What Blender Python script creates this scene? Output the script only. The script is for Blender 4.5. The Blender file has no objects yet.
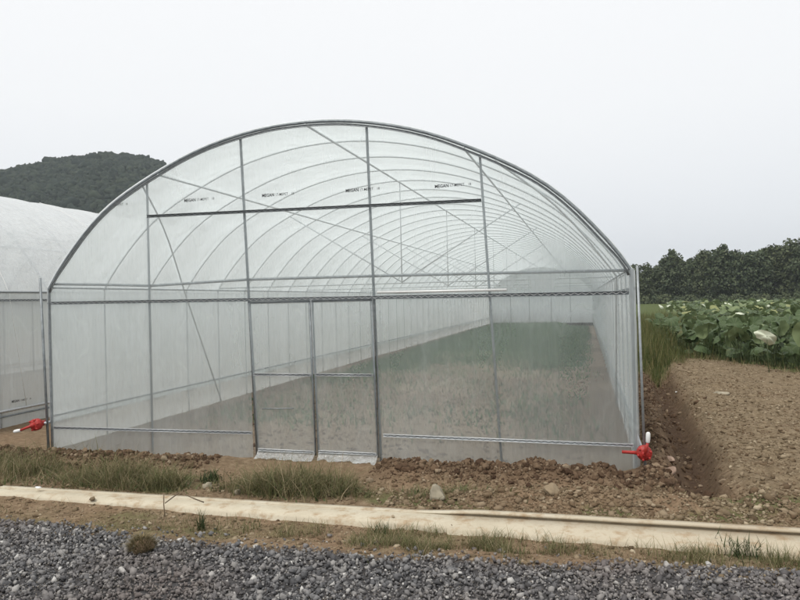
import bpy, bmesh, math, random
import numpy as np
from mathutils import Vector, Matrix

rng = np.random.default_rng(7)
random.seed(7)
scene = bpy.context.scene
COL = scene.collection
R = math.radians

# ------------------------------------------------------------------ helpers
def tag(o, label=None, cat=None, group=None, kind=None):
    if label: o['label'] = label
    if cat: o['category'] = cat
    if group: o['group'] = group
    if kind: o['kind'] = kind
    return o

def empty(name, loc=(0, 0, 0), rz=0.0):
    o = bpy.data.objects.new(name, None)
    o.location = loc
    o.rotation_euler = (0, 0, rz)
    o.empty_display_size = 0.2
    COL.objects.link(o)
    return o

def mesh_np(name, V, F, mat=None, parent=None, smooth=False, attrs=None, loc=None):
    """V (n,3), F list of (m,k) integer arrays -> one linked mesh object"""
    me = bpy.data.meshes.new(name)
    V = np.asarray(V, dtype=np.float32)
    if not isinstance(F, (list, tuple)): F = [F]
    F = [np.asarray(f, dtype=np.int32) for f in F if len(f)]
    me.vertices.add(len(V)); me.vertices.foreach_set('co', V.ravel())
    tot = np.concatenate([np.full(len(f), f.shape[1], np.int32) for f in F])
    idx = np.concatenate([f.ravel() for f in F])
    me.loops.add(len(idx)); me.loops.foreach_set('vertex_index', idx)
    me.polygons.add(len(tot))
    st = np.concatenate([[0], np.cumsum(tot)[:-1]]).astype(np.int32)
    me.polygons.foreach_set('loop_start', st)
    me.polygons.foreach_set('loop_total', tot)
    if smooth: me.polygons.foreach_set('use_smooth', np.ones(len(tot), bool))
    me.update(calc_edges=True); me.validate()
    if attrs:
        for k, a in attrs.items():
            if a.ndim == 2:
                at = me.color_attributes.new(k, 'FLOAT_COLOR', 'POINT')
                at.data.foreach_set('color', np.asarray(a, np.float32).ravel())
            else:
                at = me.attributes.new(k, 'FLOAT', 'POINT')
                at.data.foreach_set('value', np.asarray(a, np.float32).ravel())
    if mat: me.materials.append(mat)
    o = bpy.data.objects.new(name, me)
    COL.objects.link(o)
    if parent: o.parent = parent
    if loc is not None: o.location = loc
    return o

class MB:
    """collects shapes into one mesh"""
    def __init__(s): s.v = []; s.q = []; s.t = []; s.n = 0
    def add(s, V, Q=(), T=()):
        V = np.asarray(V, float)
        if len(Q): s.q.append(np.asarray(Q, int) + s.n)
        if len(T): s.t.append(np.asarray(T, int) + s.n)
        s.v.append(V); s.n += len(V)
    def box(s, c, size, rot=None):
        x, y, z = np.asarray(size, float) / 2
        V = np.array([[i, j, k] for i in (-x, x) for j in (-y, y) for k in (-z, z)])
        if rot is not None: V = V @ np.array(rot).T
        s.add(V + np.asarray(c, float), [[0, 1, 3, 2], [4, 6, 7, 5], [0, 4, 5, 1], [2, 3, 7, 6], [0, 2, 6, 4], [1, 5, 7, 3]])
    def tube(s, P, r, n=8, cap=True):
        P = np.asarray(P, float); m = len(P)
        rr = np.broadcast_to(np.asarray(r, float), (m,))
        T = np.gradient(P, axis=0) if m > 2 else np.repeat((P[1] - P[0])[None], 2, 0)
        T /= np.linalg.norm(T, axis=1, keepdims=True)
        ref = np.array([0, 0, 1.]) if abs(T[:, 2]).mean() < .8 else np.array([0, 1., 0])
        if abs(T @ ref).max() > .98: ref = np.array([1., 0, 0]) if abs(T[:, 0]).max() < .9 else np.array([0, 1., 0])
        A = np.cross(T, ref); A /= np.linalg.norm(A, axis=1, keepdims=True)
        B = np.cross(T, A)
        a = np.arange(n) * 2 * np.pi / n
        V = P[:, None] + rr[:, None, None] * (np.cos(a)[None, :, None] * A[:, None] + np.sin(a)[None, :, None] * B[:, None])
        i = np.arange(m - 1)[:, None] * n; j = np.arange(n)[None]
        j2 = (j + 1) % n
        Q = np.stack([i + j, i + j2, i + n + j2, i + n + j], -1).reshape(-1, 4)
        V = V.reshape(-1, 3); Tt = []
        if cap:
            c0 = len(V); V = np.vstack([V, P[0], P[-1]])
            b = (m - 1) * n
            Tt = [[c0, (k + 1) % n, k] for k in range(n)] + [[c0 + 1, b + k, b + (k + 1) % n] for k in range(n)]
        s.add(V, Q, Tt)
    def lathe(s, prof, axis_o, axis_d, n=16):
        """profile of (distance along axis, radius)"""
        d = np.array(axis_d, float); d /= np.linalg.norm(d)
        ref = np.array([0, 0, 1.]) if abs(d[2]) < .9 else np.array([1., 0, 0])
        A = np.cross(d, ref); A /= np.linalg.norm(A); B = np.cross(d, A)
        a = np.arange(n) * 2 * np.pi / n
        V = np.vstack([np.asarray(axis_o) + d * t + r * (np.cos(a)[:, None] * A + np.sin(a)[:, None] * B) for t, r in prof])
        m = len(prof)
        i = np.arange(m - 1)[:, None] * n; j = np.arange(n)[None]; j2 = (j + 1) % n
        Q = np.stack([i + j, i + n + j, i + n + j2, i + j2], -1).reshape(-1, 4)
        s.add(V, Q)
    def build(s, name, mat, parent=None, smooth=False, loc=None):
        F = []
        if s.q: F.append(np.vstack(s.q))
        if s.t: F.append(np.vstack(s.t))
        return mesh_np(name, np.vstack(s.v), F, mat, parent, smooth, loc=loc)

def tube_obj(name, P, r, mat, parent=None, n=8):
    m = MB(); m.tube(P, r, n); return m.build(name, mat, parent, True)

# value noise -------------------------------------------------------
def _hash(ix, iy, seed):
    h = (ix.astype(np.int64) * 374761393 + iy.astype(np.int64) * 668265263 + seed * 2147483647) & 0xffffffff
    h = ((h ^ (h >> 13)) * 1274126177) & 0xffffffff
    return ((h ^ (h >> 16)) & 0xffff) / 65535.0

def vnoise(x, y, seed=0):
    x = np.asarray(x, float); y = np.asarray(y, float)
    ix = np.floor(x); iy = np.floor(y); fx = x - ix; fy = y - iy
    fx = fx * fx * (3 - 2 * fx); fy = fy * fy * (3 - 2 * fy)
    a = _hash(ix, iy, seed); b = _hash(ix + 1, iy, seed); c = _hash(ix, iy + 1, seed); d = _hash(ix + 1, iy + 1, seed)
    return (a * (1 - fx) + b * fx) * (1 - fy) + (c * (1 - fx) + d * fx) * fy - .5

def fbm(x, y, seed=0, oct=4):
    t = 0; a = 1; f = 1
    for k in range(oct):
        t = t + a * vnoise(x * f, y * f, seed + k * 17); a *= .5; f *= 2.03
    return t

def sstep(a, b, x):
    t = np.clip((x - a) / (b - a), 0, 1); return t * t * (3 - 2 * t)

# ------------------------------------------------------------------ materials
class NT:
    def __init__(s, m):
        s.t = m.node_tree; s.t.nodes.clear()
    def n(s, typ, **kw):
        nd = s.t.nodes.new(typ)
        ins = kw.pop('i', {})
        for k, v in kw.items(): setattr(nd, k, v)
        for k, v in ins.items():
            if hasattr(v, 'is_output') or isinstance(v, bpy.types.NodeSocket): s.t.links.new(v, nd.inputs[k])
            else: nd.inputs[k].default_value = v
        return nd
    def math(s, op, a, b=None, c=None, clamp=False):
        nd = s.t.nodes.new('ShaderNodeMath'); nd.operation = op; nd.use_clamp = clamp
        for k, v in enumerate((a, b, c)):
            if v is None: continue
            if isinstance(v, bpy.types.NodeSocket): s.t.links.new(v, nd.inputs[k])
            else: nd.inputs[k].default_value = v
        return nd.outputs[0]
    def mix(s, f, a, b):
        nd = s.t.nodes.new('ShaderNodeMix'); nd.data_type = 'RGBA'
        for k, v in ((0, f), (6, a), (7, b)):
            if isinstance(v, bpy.types.NodeSocket): s.t.links.new(v, nd.inputs[k])
            else: nd.inputs[k].default_value = v if k == 0 else (*v, 1) if len(v) == 3 else v
        return nd.outputs[2]
    def ramp(s, f, stops, interp='LINEAR'):
        nd = s.t.nodes.new('ShaderNodeValToRGB'); s.t.links.new(f, nd.inputs[0])
        r = nd.color_ramp; r.interpolation = interp
        while len(r.elements) < len(stops): r.elements.new(.5)
        for e, (p, c) in zip(r.elements, stops):
            e.position = p; e.color = (*c, 1) if len(c) == 3 else c
        return nd.outputs[0]
    def noise(s, vec, scale, detail=4, rough=.55):
        nd = s.n('ShaderNodeTexNoise', i={'Scale': scale, 'Detail': detail, 'Roughness': rough})
        if vec is not None: s.t.links.new(vec, nd.inputs['Vector'])
        return nd.outputs[0]
    def out(s, sh):
        o = s.n('ShaderNodeOutputMaterial'); s.t.links.new(sh, o.inputs[0])

def newmat(name):
    m = bpy.data.materials.new(name); m.use_nodes = True
    return m, NT(m)

def simple(name, col, rough=.6, metal=0., var=.15, scale=8., bump=0., spec=.5, col2=None):
    m, t = newmat(name)
    co = t.n('ShaderNodeTexCoord').outputs['Object']
    nz = t.noise(co, scale, 5)
    c2 = col2 or tuple(c * (1 - var * 2) for c in col)
    c1 = tuple(min(1, c * (1 + var)) for c in col)
    c = t.ramp(nz, [(.3, c2), (.7, c1)])
    b = t.n('ShaderNodeBsdfPrincipled', i={'Base Color': c, 'Roughness': rough, 'Metallic': metal, 'Specular IOR Level': spec})
    if bump:
        bp = t.n('ShaderNodeBump', i={'Strength': bump, 'Distance': .01, 'Height': nz})
        t.t.links.new(bp.outputs[0], b.inputs['Normal'])
    t.out(b.outputs[0])
    return m

M = {}
M['steel'] = simple('galvanized_steel', (.34, .365, .375), .45, .45, .12, 30)
M['steel_dark'] = simple('weathered_steel', (.27, .295, .305), .5, .4, .15, 22)
M['hoop_zinc'] = simple('zinc_hoop', (.68, .71, .715), .5, .12, .08, 30)
M['steel_light'] = simple('bright_zinc', (.56, .58, .59), .4, .35, .08, 30)
M['wire'] = simple('coated_wire', (.72, .73, .73), .4, .1, .05, 20)
M['groove'] = simple('channel_steel', (.19, .205, .21), .55, .4, .15, 20)
M['red'] = simple('red_plastic', (.47, .024, .02), .5, 0, .1, 55, .15, col2=(.30, .03, .022))
M['white_plastic'] = simple('white_plastic', (.82, .82, .8), .35, 0, .03, 30)
M['ink'] = simple('printed_ink', (.02, .02, .025), .7, 0, .1, 60)
M['white_track'] = simple('bright_channel', (.72, .745, .75), .45, .1, .06, 30)
M['rope'] = simple('white_rope', (.8, .8, .78), .8, 0, .05, 90)
M['concrete'] = None

def film_material(name, T0=.62, dirt=.12, opaque=0., streak=1.3, fwd=.64):
    m, t = newmat(name)
    geo = t.n('ShaderNodeNewGeometry')
    pos = geo.outputs['Position']
    mp = t.n('ShaderNodeMapping', i={'Vector': pos, 'Scale': (1.0, .6, .35)})
    v = mp.outputs[0]
    n1 = t.noise(v, 1.4, 5, .6)
    mp2 = t.n('ShaderNodeMapping', i={'Vector': pos, 'Scale': (9., 9., .5)})
    n2 = t.noise(mp2.outputs[0], 1.0, 4, .6)
    sep = t.n('ShaderNodeSeparateXYZ', i={'Vector': pos})
    low = t.math('MULTIPLY', t.math('SUBTRACT', 1.0, t.math('DIVIDE', sep.outputs[2], 1.0), clamp=True), .08)   # splash dust
    lw = t.n('ShaderNodeLayerWeight', i={'Blend': .5})
    cos = t.math('MAXIMUM', t.math('SUBTRACT', 1.0, lw.outputs['Facing']), .24)
    tn = t.math('MULTIPLY_ADD', t.math('SUBTRACT', n1, .5), -dirt * 2, T0)
    tn = t.math('MULTIPLY_ADD', t.math('SUBTRACT', n2, .5), -dirt * streak, tn)
    mp3 = t.n('ShaderNodeMapping', i={'Vector': pos, 'Rotation': (.3, .5, .2), 'Scale': (1.1, 1.1, .55)})
    rn = t.noise(mp3.outputs[0], 1.3, 3, .5)
    rn2 = t.noise(mp2.outputs[0], .35, 3, .5)
    cr1 = t.math('SUBTRACT', 1.0, t.math('MULTIPLY', t.math('ABSOLUTE', t.math('SUBTRACT', rn, .5)), 45.0), clamp=True)
    cr2 = t.math('SUBTRACT', 1.0, t.math('MULTIPLY', t.math('ABSOLUTE', t.math('SUBTRACT', rn2, .47)), 22.0), clamp=True)
    tn = t.math('SUBTRACT', tn, t.math('MULTIPLY', t.math('ADD', cr1, t.math('MULTIPLY', cr2, .6)), dirt * .38))
    low = t.math('MULTIPLY', low, t.math('MULTIPLY', n1, 2.2))
    tn = t.math('SUBTRACT', tn, low)
    tn = t.math('MULTIPLY', tn, 1 - opaque)
    tn = t.math('MINIMUM', t.math('MAXIMUM', tn, .04), .92)
    T = t.math('POWER', tn, t.math('DIVIDE', 1.0, cos))
    wr = t.noise(mp2.outputs[0], .55, 6, .62)
    wr2 = t.noise(v, 3.5, 3)
    hh = t.math('ADD', wr, t.math('MULTIPLY', wr2, .7))
    bp = t.n('ShaderNodeBump', i={'Strength': .8, 'Distance': .06, 'Height': hh})
    tr = t.n('ShaderNodeBsdfTransparent', i={'Color': (.966, .992, .985, 1)})
    df = t.n('ShaderNodeBsdfDiffuse', i={'Color': (.90, .945, .95, 1), 'Normal': bp.outputs[0]})
    tl = t.n('ShaderNodeBsdfTranslucent', i={'Color': (.945, .985, .988, 1), 'Normal': bp.outputs[0]})
    sc_ = t.n('ShaderNodeMixShader', i={0: fwd, 1: df.outputs[0], 2: tl.outputs[0]})
    mx = t.n('ShaderNodeMixShader', i={0: T, 1: sc_.outputs[0], 2: tr.outputs[0]})
    gl = t.n('ShaderNodeBsdfGlossy', i={'Color': (1, 1, 1, 1), 'Roughness': .13, 'Normal': bp.outputs[0]})
    fr = t.n('ShaderNodeFresnel', i={'IOR': 1.42, 'Normal': bp.outputs[0]})
    fm = t.math('MINIMUM', fr.outputs[0], .35)
    fin = t.n('ShaderNodeMixShader', i={0: fm, 1: mx.outputs[0], 2: gl.outputs[0]})
    t.out(fin.outputs[0])
    return m
M['film'] = film_material('plastic_film', .75, .11, 0., .4, .80)
M['film_back'] = film_material('back_end_film', .22, .08, 0., .3, .85)
M['film_roof'] = film_material('plastic_roof_film', .46, .08, 0., .4, .88)
M['film_side'] = film_material('plastic_film_side', .48, .12, 0., .9, .72)
M['film_fold'] = film_material('folded_film', .58, .35)
M['film_old'] = film_material('dusty_film', .43, .11, 0., .4, .38)

# concrete
m, t = newmat('kerb_concrete')
pos = t.n('ShaderNodeNewGeometry').outputs['Position']
n1 = t.noise(pos, 2.2, 6, .65); n2 = t.noise(pos, 45, 4); n3 = t.noise(pos, 6.5, 5, .7)
c = t.ramp(n1, [(.25, (.50, .44, .33)), (.55, (.62, .565, .44)), (.8, (.67, .63, .52))])
c = t.mix(t.ramp(n3, [(.50, (0, 0, 0)), (.68, (1, 1, 1))]), c, (.40, .29, .18))
sepk = t.n('ShaderNodeSeparateXYZ', i={'Vector': pos})
worn = t.math('MULTIPLY', t.math('SMOOTH_MIN', t.math('MAXIMUM', t.math('MULTIPLY_ADD', sepk.outputs[0], .35, -.6), 0.0), 1.0, .1), t.ramp(n1, [(.35, (.0, .0, .0)), (.6, (1, 1, 1))]))
c = t.mix(t.math('MULTIPLY', worn, .7), c, (.37, .285, .19))
c = t.mix(t.math('MULTIPLY', n2, .35), c, (.35, .27, .18))
b = t.n('ShaderNodeBsdfPrincipled', i={'Base Color': c, 'Roughness': .95, 'Specular IOR Level': .2})
bp = t.n('ShaderNodeBump', i={'Strength': .5, 'Distance': .012, 'Height': t.math('ADD', n3, t.math('MULTIPLY', n2, .3))})
t.t.links.new(bp.outputs[0], b.inputs['Normal']); t.out(b.outputs[0]); M['concrete'] = m

# random-per-island material for stones, clods, blades
def island(name, stops, rough=.9, noise_scale=30, nmix=.3, dark=(.05, .04, .03), bump=.3, two=None, spec=.3, patch=None, trans=0, vein=None, obvar=0):
    m, t = newmat(name)
    g = t.n('ShaderNodeNewGeometry')
    c = t.ramp(g.outputs['Random Per Island'], stops)
    pos = g.outputs['Position']
    if patch:
        pn = t.noise(pos, patch[0], 3)
        c = t.mix(t.math('MULTIPLY', t.ramp(pn, [(.42, (0, 0, 0)), (.6, (1, 1, 1))]), patch[2]), c, patch[1])
    nz = t.noise(pos, noise_scale, 4)
    c = t.mix(t.math('MULTIPLY', nz, nmix), c, dark)
    if vein:
        va = t.n('ShaderNodeAttribute', attribute_name='vein').outputs['Fac']
        c = t.mix(t.math('MULTIPLY', t.math('POWER', va, 4.0), .22), c, vein)
        rim = t.noise(pos, 2.3, 4)
        c = t.mix(t.math('MULTIPLY', t.ramp(rim, [(.62, (0, 0, 0)), (.72, (1, 1, 1))]), .5), c, (.20, .15, .06))
    if obvar:
        oi = t.n('ShaderNodeObjectInfo').outputs['Random']
        c = t.mix(t.math('MULTIPLY', oi, obvar), c, (.15, .16, .07))
    if two: c = t.mix(g.outputs['Backfacing'], c, two)
    b = t.n('ShaderNodeBsdfPrincipled', i={'Base Color': c, 'Roughness': rough, 'Specular IOR Level': spec})
    if bump:
        bp = t.n('ShaderNodeBump', i={'Strength': bump, 'Distance': .01, 'Height': nz})
        t.t.links.new(bp.outputs[0], b.inputs['Normal'])
    sh = b.outputs[0]
    if trans:
        tl = t.n('ShaderNodeBsdfTranslucent', i={'Color': c})
        sh = t.n('ShaderNodeMixShader', i={0: trans, 1: sh, 2: tl.outputs[0]}).outputs[0]
    t.out(sh)
    return m
M['gravel'] = island('gravel_stone', [(0, (.07, .07, .072)), (.3, (.145, .144, .147)), (.6, (.225, .22, .218)), (.85, (.30, .288, .275)), (.95, (.38, .365, .345)), (.99, (.70, .68, .64))],
                     .8, 60, .35, (.06, .055, .055), .4, patch=(.55, (.21, .17, .15), .6), spec=.15)
M['clod'] = island('soil_clod', [(0, (.07, .042, .027)), (.35, (.125, .08, .05)), (.7, (.18, .122, .077)), (.92, (.26, .19, .125)), (1, (.38, .30, .21))], .97, 50, .4, (.07, .045, .03), .6, spec=.1)
M['clod_bed'] = island('bed_clod', [(0, (.13, .09, .065)), (.5, (.25, .18, .135)), (1, (.40, .31, .24))], .97, 40, .3, (.1, .07, .05), .5, spec=.1)
M['clod_pale'] = island('dry_field_clod', [(0, (.095, .068, .04)), (.35, (.19, .145, .09)), (.7, (.28, .222, .145)), (.92, (.40, .325, .22)), (1, (.58, .49, .35))], .97, 40, .35, (.09, .06, .04), .6, spec=.1, patch=(1.3, (.2, .13, .08), .5))
M['grass'] = island('grass_blade', [(0, (.085, .105, .038)), (.3, (.14, .15, .06)), (.6, (.21, .195, .09)), (.8, (.30, .235, .135)), (1, (.48, .39, .25))], .75, 3, .25, (.05, .055, .02), 0, trans=.25)
M['grass_dry'] = island('dry_grass_blade', [(0, (.11, .10, .045)), (.4, (.19, .155, .08)), (1, (.38, .30, .17))], .8, 3, .2, (.08, .06, .03), 0, trans=.2)
M['grass_deep'] = island('lush_grass_blade', [(0, (.07, .095, .03)), (.45, (.125, .145, .047)), (.8, (.20, .185, .07)), (1, (.36, .30, .15))], .75, 1, .25, (.03, .04, .015), 0, trans=.25)
M['weed_dark'] = island('weed_leaf', [(0, (.03, .05, .018)), (.6, (.055, .08, .028)), (1, (.10, .115, .045))], .7, 3, .2, (.03, .035, .015), 0, trans=.25)
M['weed_leaf'] = island('broad_weed_leaf', [(0, (.06, .085, .03)), (.5, (.10, .13, .05)), (.85, (.16, .17, .07)), (1, (.28, .22, .12))], .7, 3, .2, (.04, .05, .02), 0, trans=.2)
M['stone_pale'] = simple('pale_stone', (.36, .32, .24), .95, 0, .2, 9, .5, .2)
M['stone_pink'] = simple('pinkish_stone', (.36, .26, .2), .95, 0, .2, 9, .5, .2)
M['scrap'] = simple('white_scrap', (.8, .8, .78), .6, 0, .05, 9)
M['twig'] = simple('dry_twig', (.19, .14, .09), .9, 0, .25, 30)
M['lotus'] = island('lotus_leaf', [(0, (.04, .066, .024)), (.35, (.078, .12, .046)), (.7, (.14, .19, .08)), (.93, (.23, .28, .13)), (1, (.38, .38, .15))], .55, 9, .3, (.07, .09, .04), .2, two=(.20, .25, .12), trans=.15, vein=(.32, .38, .2))
M['lotus_pale'] = simple('pale_lotus_underside', (.66, .70, .54), .7, 0, .08, 7)
M['stalk'] = simple('lotus_stalk', (.09, .12, .05), .7, 0, .2, 20)
M['crown'] = island('tree_foliage', [(0, (.055, .078, .046)), (.5, (.085, .113, .062)), (.85, (.115, .14, .075)), (1, (.16, .175, .095))], .8, .25, .3, (.04, .055, .037), 0, trans=.12, obvar=.35)
M['bark'] = simple('tree_bark', (.09, .07, .055), .95, 0, .3, 2)
M['hillwood'] = island('hill_woodland', [(0, (.016, .027, .02)), (.5, (.026, .039, .024)), (1, (.042, .056, .032))], .9, .012, .5, (.012, .02, .016), 0)
M['hill'] = simple('hill_slope', (.03, .042, .026), .95, 0, .25, .05)

# ground: one sheet, zones carried by a colour attribute (r grass/green, g gravel bed, b tilled field, a moist dug soil)
m, t = newmat('ground_soil')
pos = t.n('ShaderNodeNewGeometry').outputs['Position']
at = t.n('ShaderNodeVertexColor', layer_name='zone')
sp = t.n('ShaderNodeSeparateColor', i={0: at.outputs[0]})
n1 = t.noise(pos, 1.1, 6, .6); n2 = t.noise(pos, 14, 6, .7); n3 = t.noise(pos, 70, 4, .7)
soil = t.ramp(n2, [(.25, (.11, .074, .046)), (.5, (.215, .155, .098)), (.75, (.36, .275, .18))])
soil = t.mix(t.math('MULTIPLY', t.ramp(n1, [(.4, (0, 0, 0)), (.65, (1, 1, 1))]), .45), soil, (.27, .175, .11))
ins = t.n('ShaderNodeAttribute', attribute_name='bed').outputs['Fac']
green = t.mix(ins, t.ramp(n2, [(.3, (.055, .075, .024)), (.7, (.125, .15, .055))]), (.105, .16, .085))
grav = t.ramp(n3, [(.3, (.04, .038, .038)), (.7, (.12, .115, .115))])
field = t.ramp(n2, [(.25, (.10, .07, .042)), (.5, (.205, .155, .098)), (.75, (.34, .27, .18))])
moist = t.ramp(n2, [(.3, (.05, .031, .02)), (.7, (.115, .074, .047))])
bedc = t.ramp(n2, [(.25, (.17, .125, .09)), (.5, (.26, .20, .145)), (.75, (.37, .295, .22))])
c = t.mix(sp.outputs[2], soil, field)
c = t.mix(ins, c, bedc)
c = t.mix(at.outputs[1], c, moist)
c = t.mix(sp.outputs[0], c, green)
c = t.mix(sp.outputs[1], c, grav)
b = t.n('ShaderNodeBsdfPrincipled', i={'Base Color': c, 'Roughness': .97, 'Specular IOR Level': .1})
bp = t.n('ShaderNodeBump', i={'Strength': .7, 'Distance': .025, 'Height': t.math('ADD', n2, t.math('MULTIPLY', n3, .4))})
t.t.links.new(bp.outputs[0], b.inputs['Normal']); t.out(b.outputs[0]); M['ground'] = m

# ------------------------------------------------------------------ camera, world, sun
cd = bpy.data.cameras.new('camera'); cam = bpy.data.objects.new('camera', cd); COL.objects.link(cam)
Fv = Vector((-.250416, .968138, .000508)); Rv = Vector((.967874, .25036, -.023246)); Uv = Vector((.022633, .00533, .99973))
Mx = Matrix((Rv, Uv, -Fv)).transposed().to_4x4(); Mx.translation = (2.8404, -7.1363, 1.6685)
cam.matrix_world = Mx
cd.sensor_width = 36; cd.lens = 36 * 716.77 / 800; cd.clip_start = .05; cd.clip_end = 6000
scene.camera = cam

SUN_EL, SUN_AZ = R(58), R(205)        # azimuth from +Y clockwise: behind the viewer, a little to the west
w = bpy.data.worlds.new('World'); scene.world = w; w.use_nodes = True
t = NT(w)
sky = t.n('ShaderNodeTexSky', sky_type='NISHITA', sun_disc=False)
sky.sun_elevation = SUN_EL; sky.sun_rotation = SUN_AZ; sky.air_density = 1; sky.dust_density = 4
tc = t.n('ShaderNodeTexCoord')
sx = t.n('ShaderNodeSeparateXYZ', i={'Vector': tc.outputs['Generated']})
cn = t.noise(t.n('ShaderNodeMapping', i={'Vector': tc.outputs['Generated'], 'Scale': (1, 1, 2.5)}).outputs[0], 1.6, 4, .5)
el = t.math('ADD', sx.outputs[2], t.math('MULTIPLY', t.math('SUBTRACT', cn, .5), .12))
oc = t.ramp(el, [(0, (.80, .83, .865)), (.12, (.855, .875, .90)), (.26, (.925, .935, .943)), (.5, (.955, .96, .965)), (1, (.97, .97, .965))])
ocs = t.n('ShaderNodeVectorMath', operation='SCALE', i={0: oc, 'Scale': 10.1})
cov = t.mix(.93, sky.outputs[0], ocs.outputs[0])
bg = t.n('ShaderNodeBackground', i={'Color': cov, 'Strength': .1})
o = t.n('ShaderNodeOutputWorld'); t.t.links.new(bg.outputs[0], o.inputs[0])

sd = bpy.data.lights.new('sun', 'SUN'); sd.energy = 1.5; sd.angle = R(18); sd.color = (1, .965, .91)
sun = bpy.data.objects.new('sun', sd); COL.objects.link(sun)
dirv = Vector((math.sin(SUN_AZ) * math.cos(SUN_EL), math.cos(SUN_AZ) * math.cos(SUN_EL), math.sin(SUN_EL)))
sun.rotation_euler = dirv.to_track_quat('Z', 'Y').to_euler(); sun.location = dirv * 50

vs = scene.view_settings; vs.view_transform = 'Standard'; vs.look = 'None'; vs.exposure = .14; vs.gamma = 1; vs.use_curve_mapping = False
scene.cycles.max_bounces = 12; scene.cycles.transparent_max_bounces = 24; scene.cycles.diffuse_bounces = 7; scene.cycles.transmission_bounces = 10
scene.cycles.use_denoising = True
scene.cycles.caustics_reflective = False; scene.cycles.caustics_refractive = False
scene.cycles.sample_clamp_indirect = 6

# ------------------------------------------------------------------ ground
def kerb_far(x): return -1.62 - .022 * (x + .5)
def kerb_near(x): return -1.86 - .045 * (x + 1.3)
def gravel_edge(x): return np.interp(x, [-4, -1.76, -1.0, -.3, .5, 1.26, 1.95, 2.6, 3.2, 4.1], [-2.42, -2.42, -2.42, -2.58, -2.64, -2.63, -2.66, -2.64, -2.45, -2.45]) + .12 * fbm(np.asarray(x) * 2.1, np.asarray(x) * 0, 5)
def trench_x(y): return 3.82 + .055 * y + .07 * fbm(np.asarray(y) * 1.1, np.asarray(y) * 0 + 2, 77, 3)

def ground_h(x, y, detail=True):
    x = np.asarray(x, float); y = np.asarray(y, float)
    near = sstep(30, 14, np.hypot(x - 2, y))
    h = .05 * fbm(x * .15, y * .15, 3, 3) * sstep(3, 12, np.hypot(x - 1, y + 1))
    inside = (np.abs(x) < 3.2) & (y > .1) & (y < 40)
    # dug soil heaped along the front of the greenhouse (not across the doors)
    door = sstep(-1.15, -.85, x) * sstep(1.0, .7, x)
    run = sstep(-4.6, -4.2, x) * (1 - .75 * sstep(2.9, 3.2, x)) * sstep(3.75, 3.45, x)
    prof = np.exp(-((y + .42 + .06 * np.sin(x * 2.1)) / .22) ** 2)
    left = sstep(.0, -.8, x)
    amp = (.085 * left + .12 * (1 - left)) * (1 - door) * run
    h = h + amp * prof * (1 + .7 * fbm(x * 3, y * 3, 11, 3))
    # heap along the right wall beside the trench
    pr = np.exp(-((x - (trench_x(y) - .36)) / .15) ** 2) * sstep(-.9, -.4, y) * sstep(9.5, 7.5, y)
    h = h + .11 * pr * (1 + .8 * fbm(x * 3, y * 3, 12, 3))
    # trench
    d = (x - trench_x(y)) / .18
    tr = np.exp(-d ** 4) * sstep(-.85, -.45, y) * sstep(10.5, 8.0, y)
    h = h - .21 * tr
    # tilled bed to the right
    bed = sstep(3.98, 4.25, x - .055 * y) * sstep(-1.45, -1.1, y) * sstep(14, 11, y)
    h = h + bed * (.06 + .07 * fbm(x * 2.2, y * 2.6, 13, 4) + .05 * np.exp(-((x - trench_x(y) - .34) / .09) ** 2))
    # band between kerb and gravel falls a little, gravel bed
    h = h - .035 * sstep(-1.75, -2.0, y) * sstep(-2.5, -2.3, y)
    h = h + .012 * sstep(-2.3, -2.6, y)
    # low bank between kerb and heap, right part carries a crusty lump line
    lump = np.exp(-((y + 1.22) / .13) ** 2) * sstep(1.2, 1.9, x) * sstep(4.6, 3.6, x)
    h = h + .075 * lump * (1 + .9 * fbm(x * 4, y * 4, 21, 3))
    # lotus ponds lie lower
    pond = sstep(6.6, 8.2, x + .42 * (y - 9)) * sstep(4.6, 5.6, x + .12 * (y - 9) ) * sstep(8, 9.5, y)
    h = h - .25 * pond * sstep(140, 120, y)
    if detail:
        f = .030 * fbm(x * 5, y * 5, 31, 4) + .022 * fbm(x * 14, y * 14, 32, 3)
        rough = .35 + .65 * np.clip(prof * run + pr + bed + lump, 0, 1)
        h = h + f * rough * near * np.where(inside, .9, 1)
    return h

def axis(parts):
    a = []
    for lo, hi, st in parts: a.append(np.arange(lo, hi, st))
    return np.unique(np.round(np.concatenate(a), 5))
def grow(start, end, st, k=1.35):
    v = [start]
    while v[-1] < end: v.append(v[-1] + st); st *= k
    return np.array(v)
gx = np.unique(np.concatenate([-grow(5.0, 1600, .12), axis([(-5, -3.6, .06), (-3.6, 5.2, .022), (5.2, 9, .05)]), grow(9, 1600, .12)]))
gy = np.unique(np.concatenate([-grow(4.4, 60, .1), axis([(-4.4, .1, .022), (.1, 6, .05), (6, 16, .08)]), grow(16, 1600, .15)]))
X, Y = np.meshgrid(gx, gy)
Z = ground_h(X, Y)
nx, ny = len(gx), len(gy)
V = np.stack([X, Y, Z], -1).reshape(-1, 3)
ii = (np.arange(ny - 1)[:, None] * nx + np.arange(nx - 1)[None]).ravel()
Q = np.stack([ii, ii + 1, ii + nx + 1, ii + nx], -1)
x, y = V[:, 0], V[:, 1]
n_ = fbm(x * 1.2, y * 1.2, 41, 4)
inside = (np.abs(x) < 3.27) & (y > 0) & (y < 40)
g_far = np.maximum(sstep(-.3, .9, y - np.interp(x, [3.4, 4.2, 4.8, 5.3, 5.8, 6.2, 6.8, 7.5], [6.6, 8.0, 10.4, 11.8, 11.4, 10.4, 8.2, 7.0]) + n_) * sstep(3.3, 3.5, x), np.maximum(sstep(30, 60, np.hypot(x, y)), sstep(-40, -60, y)))
g_in = inside * sstep(2, 22, y + 7 * n_) * .8 * (.55 + .45 * sstep(-.25, .25, n_)) * sstep(3.25, 2.5, np.abs(x) + .5 * n_)
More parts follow.
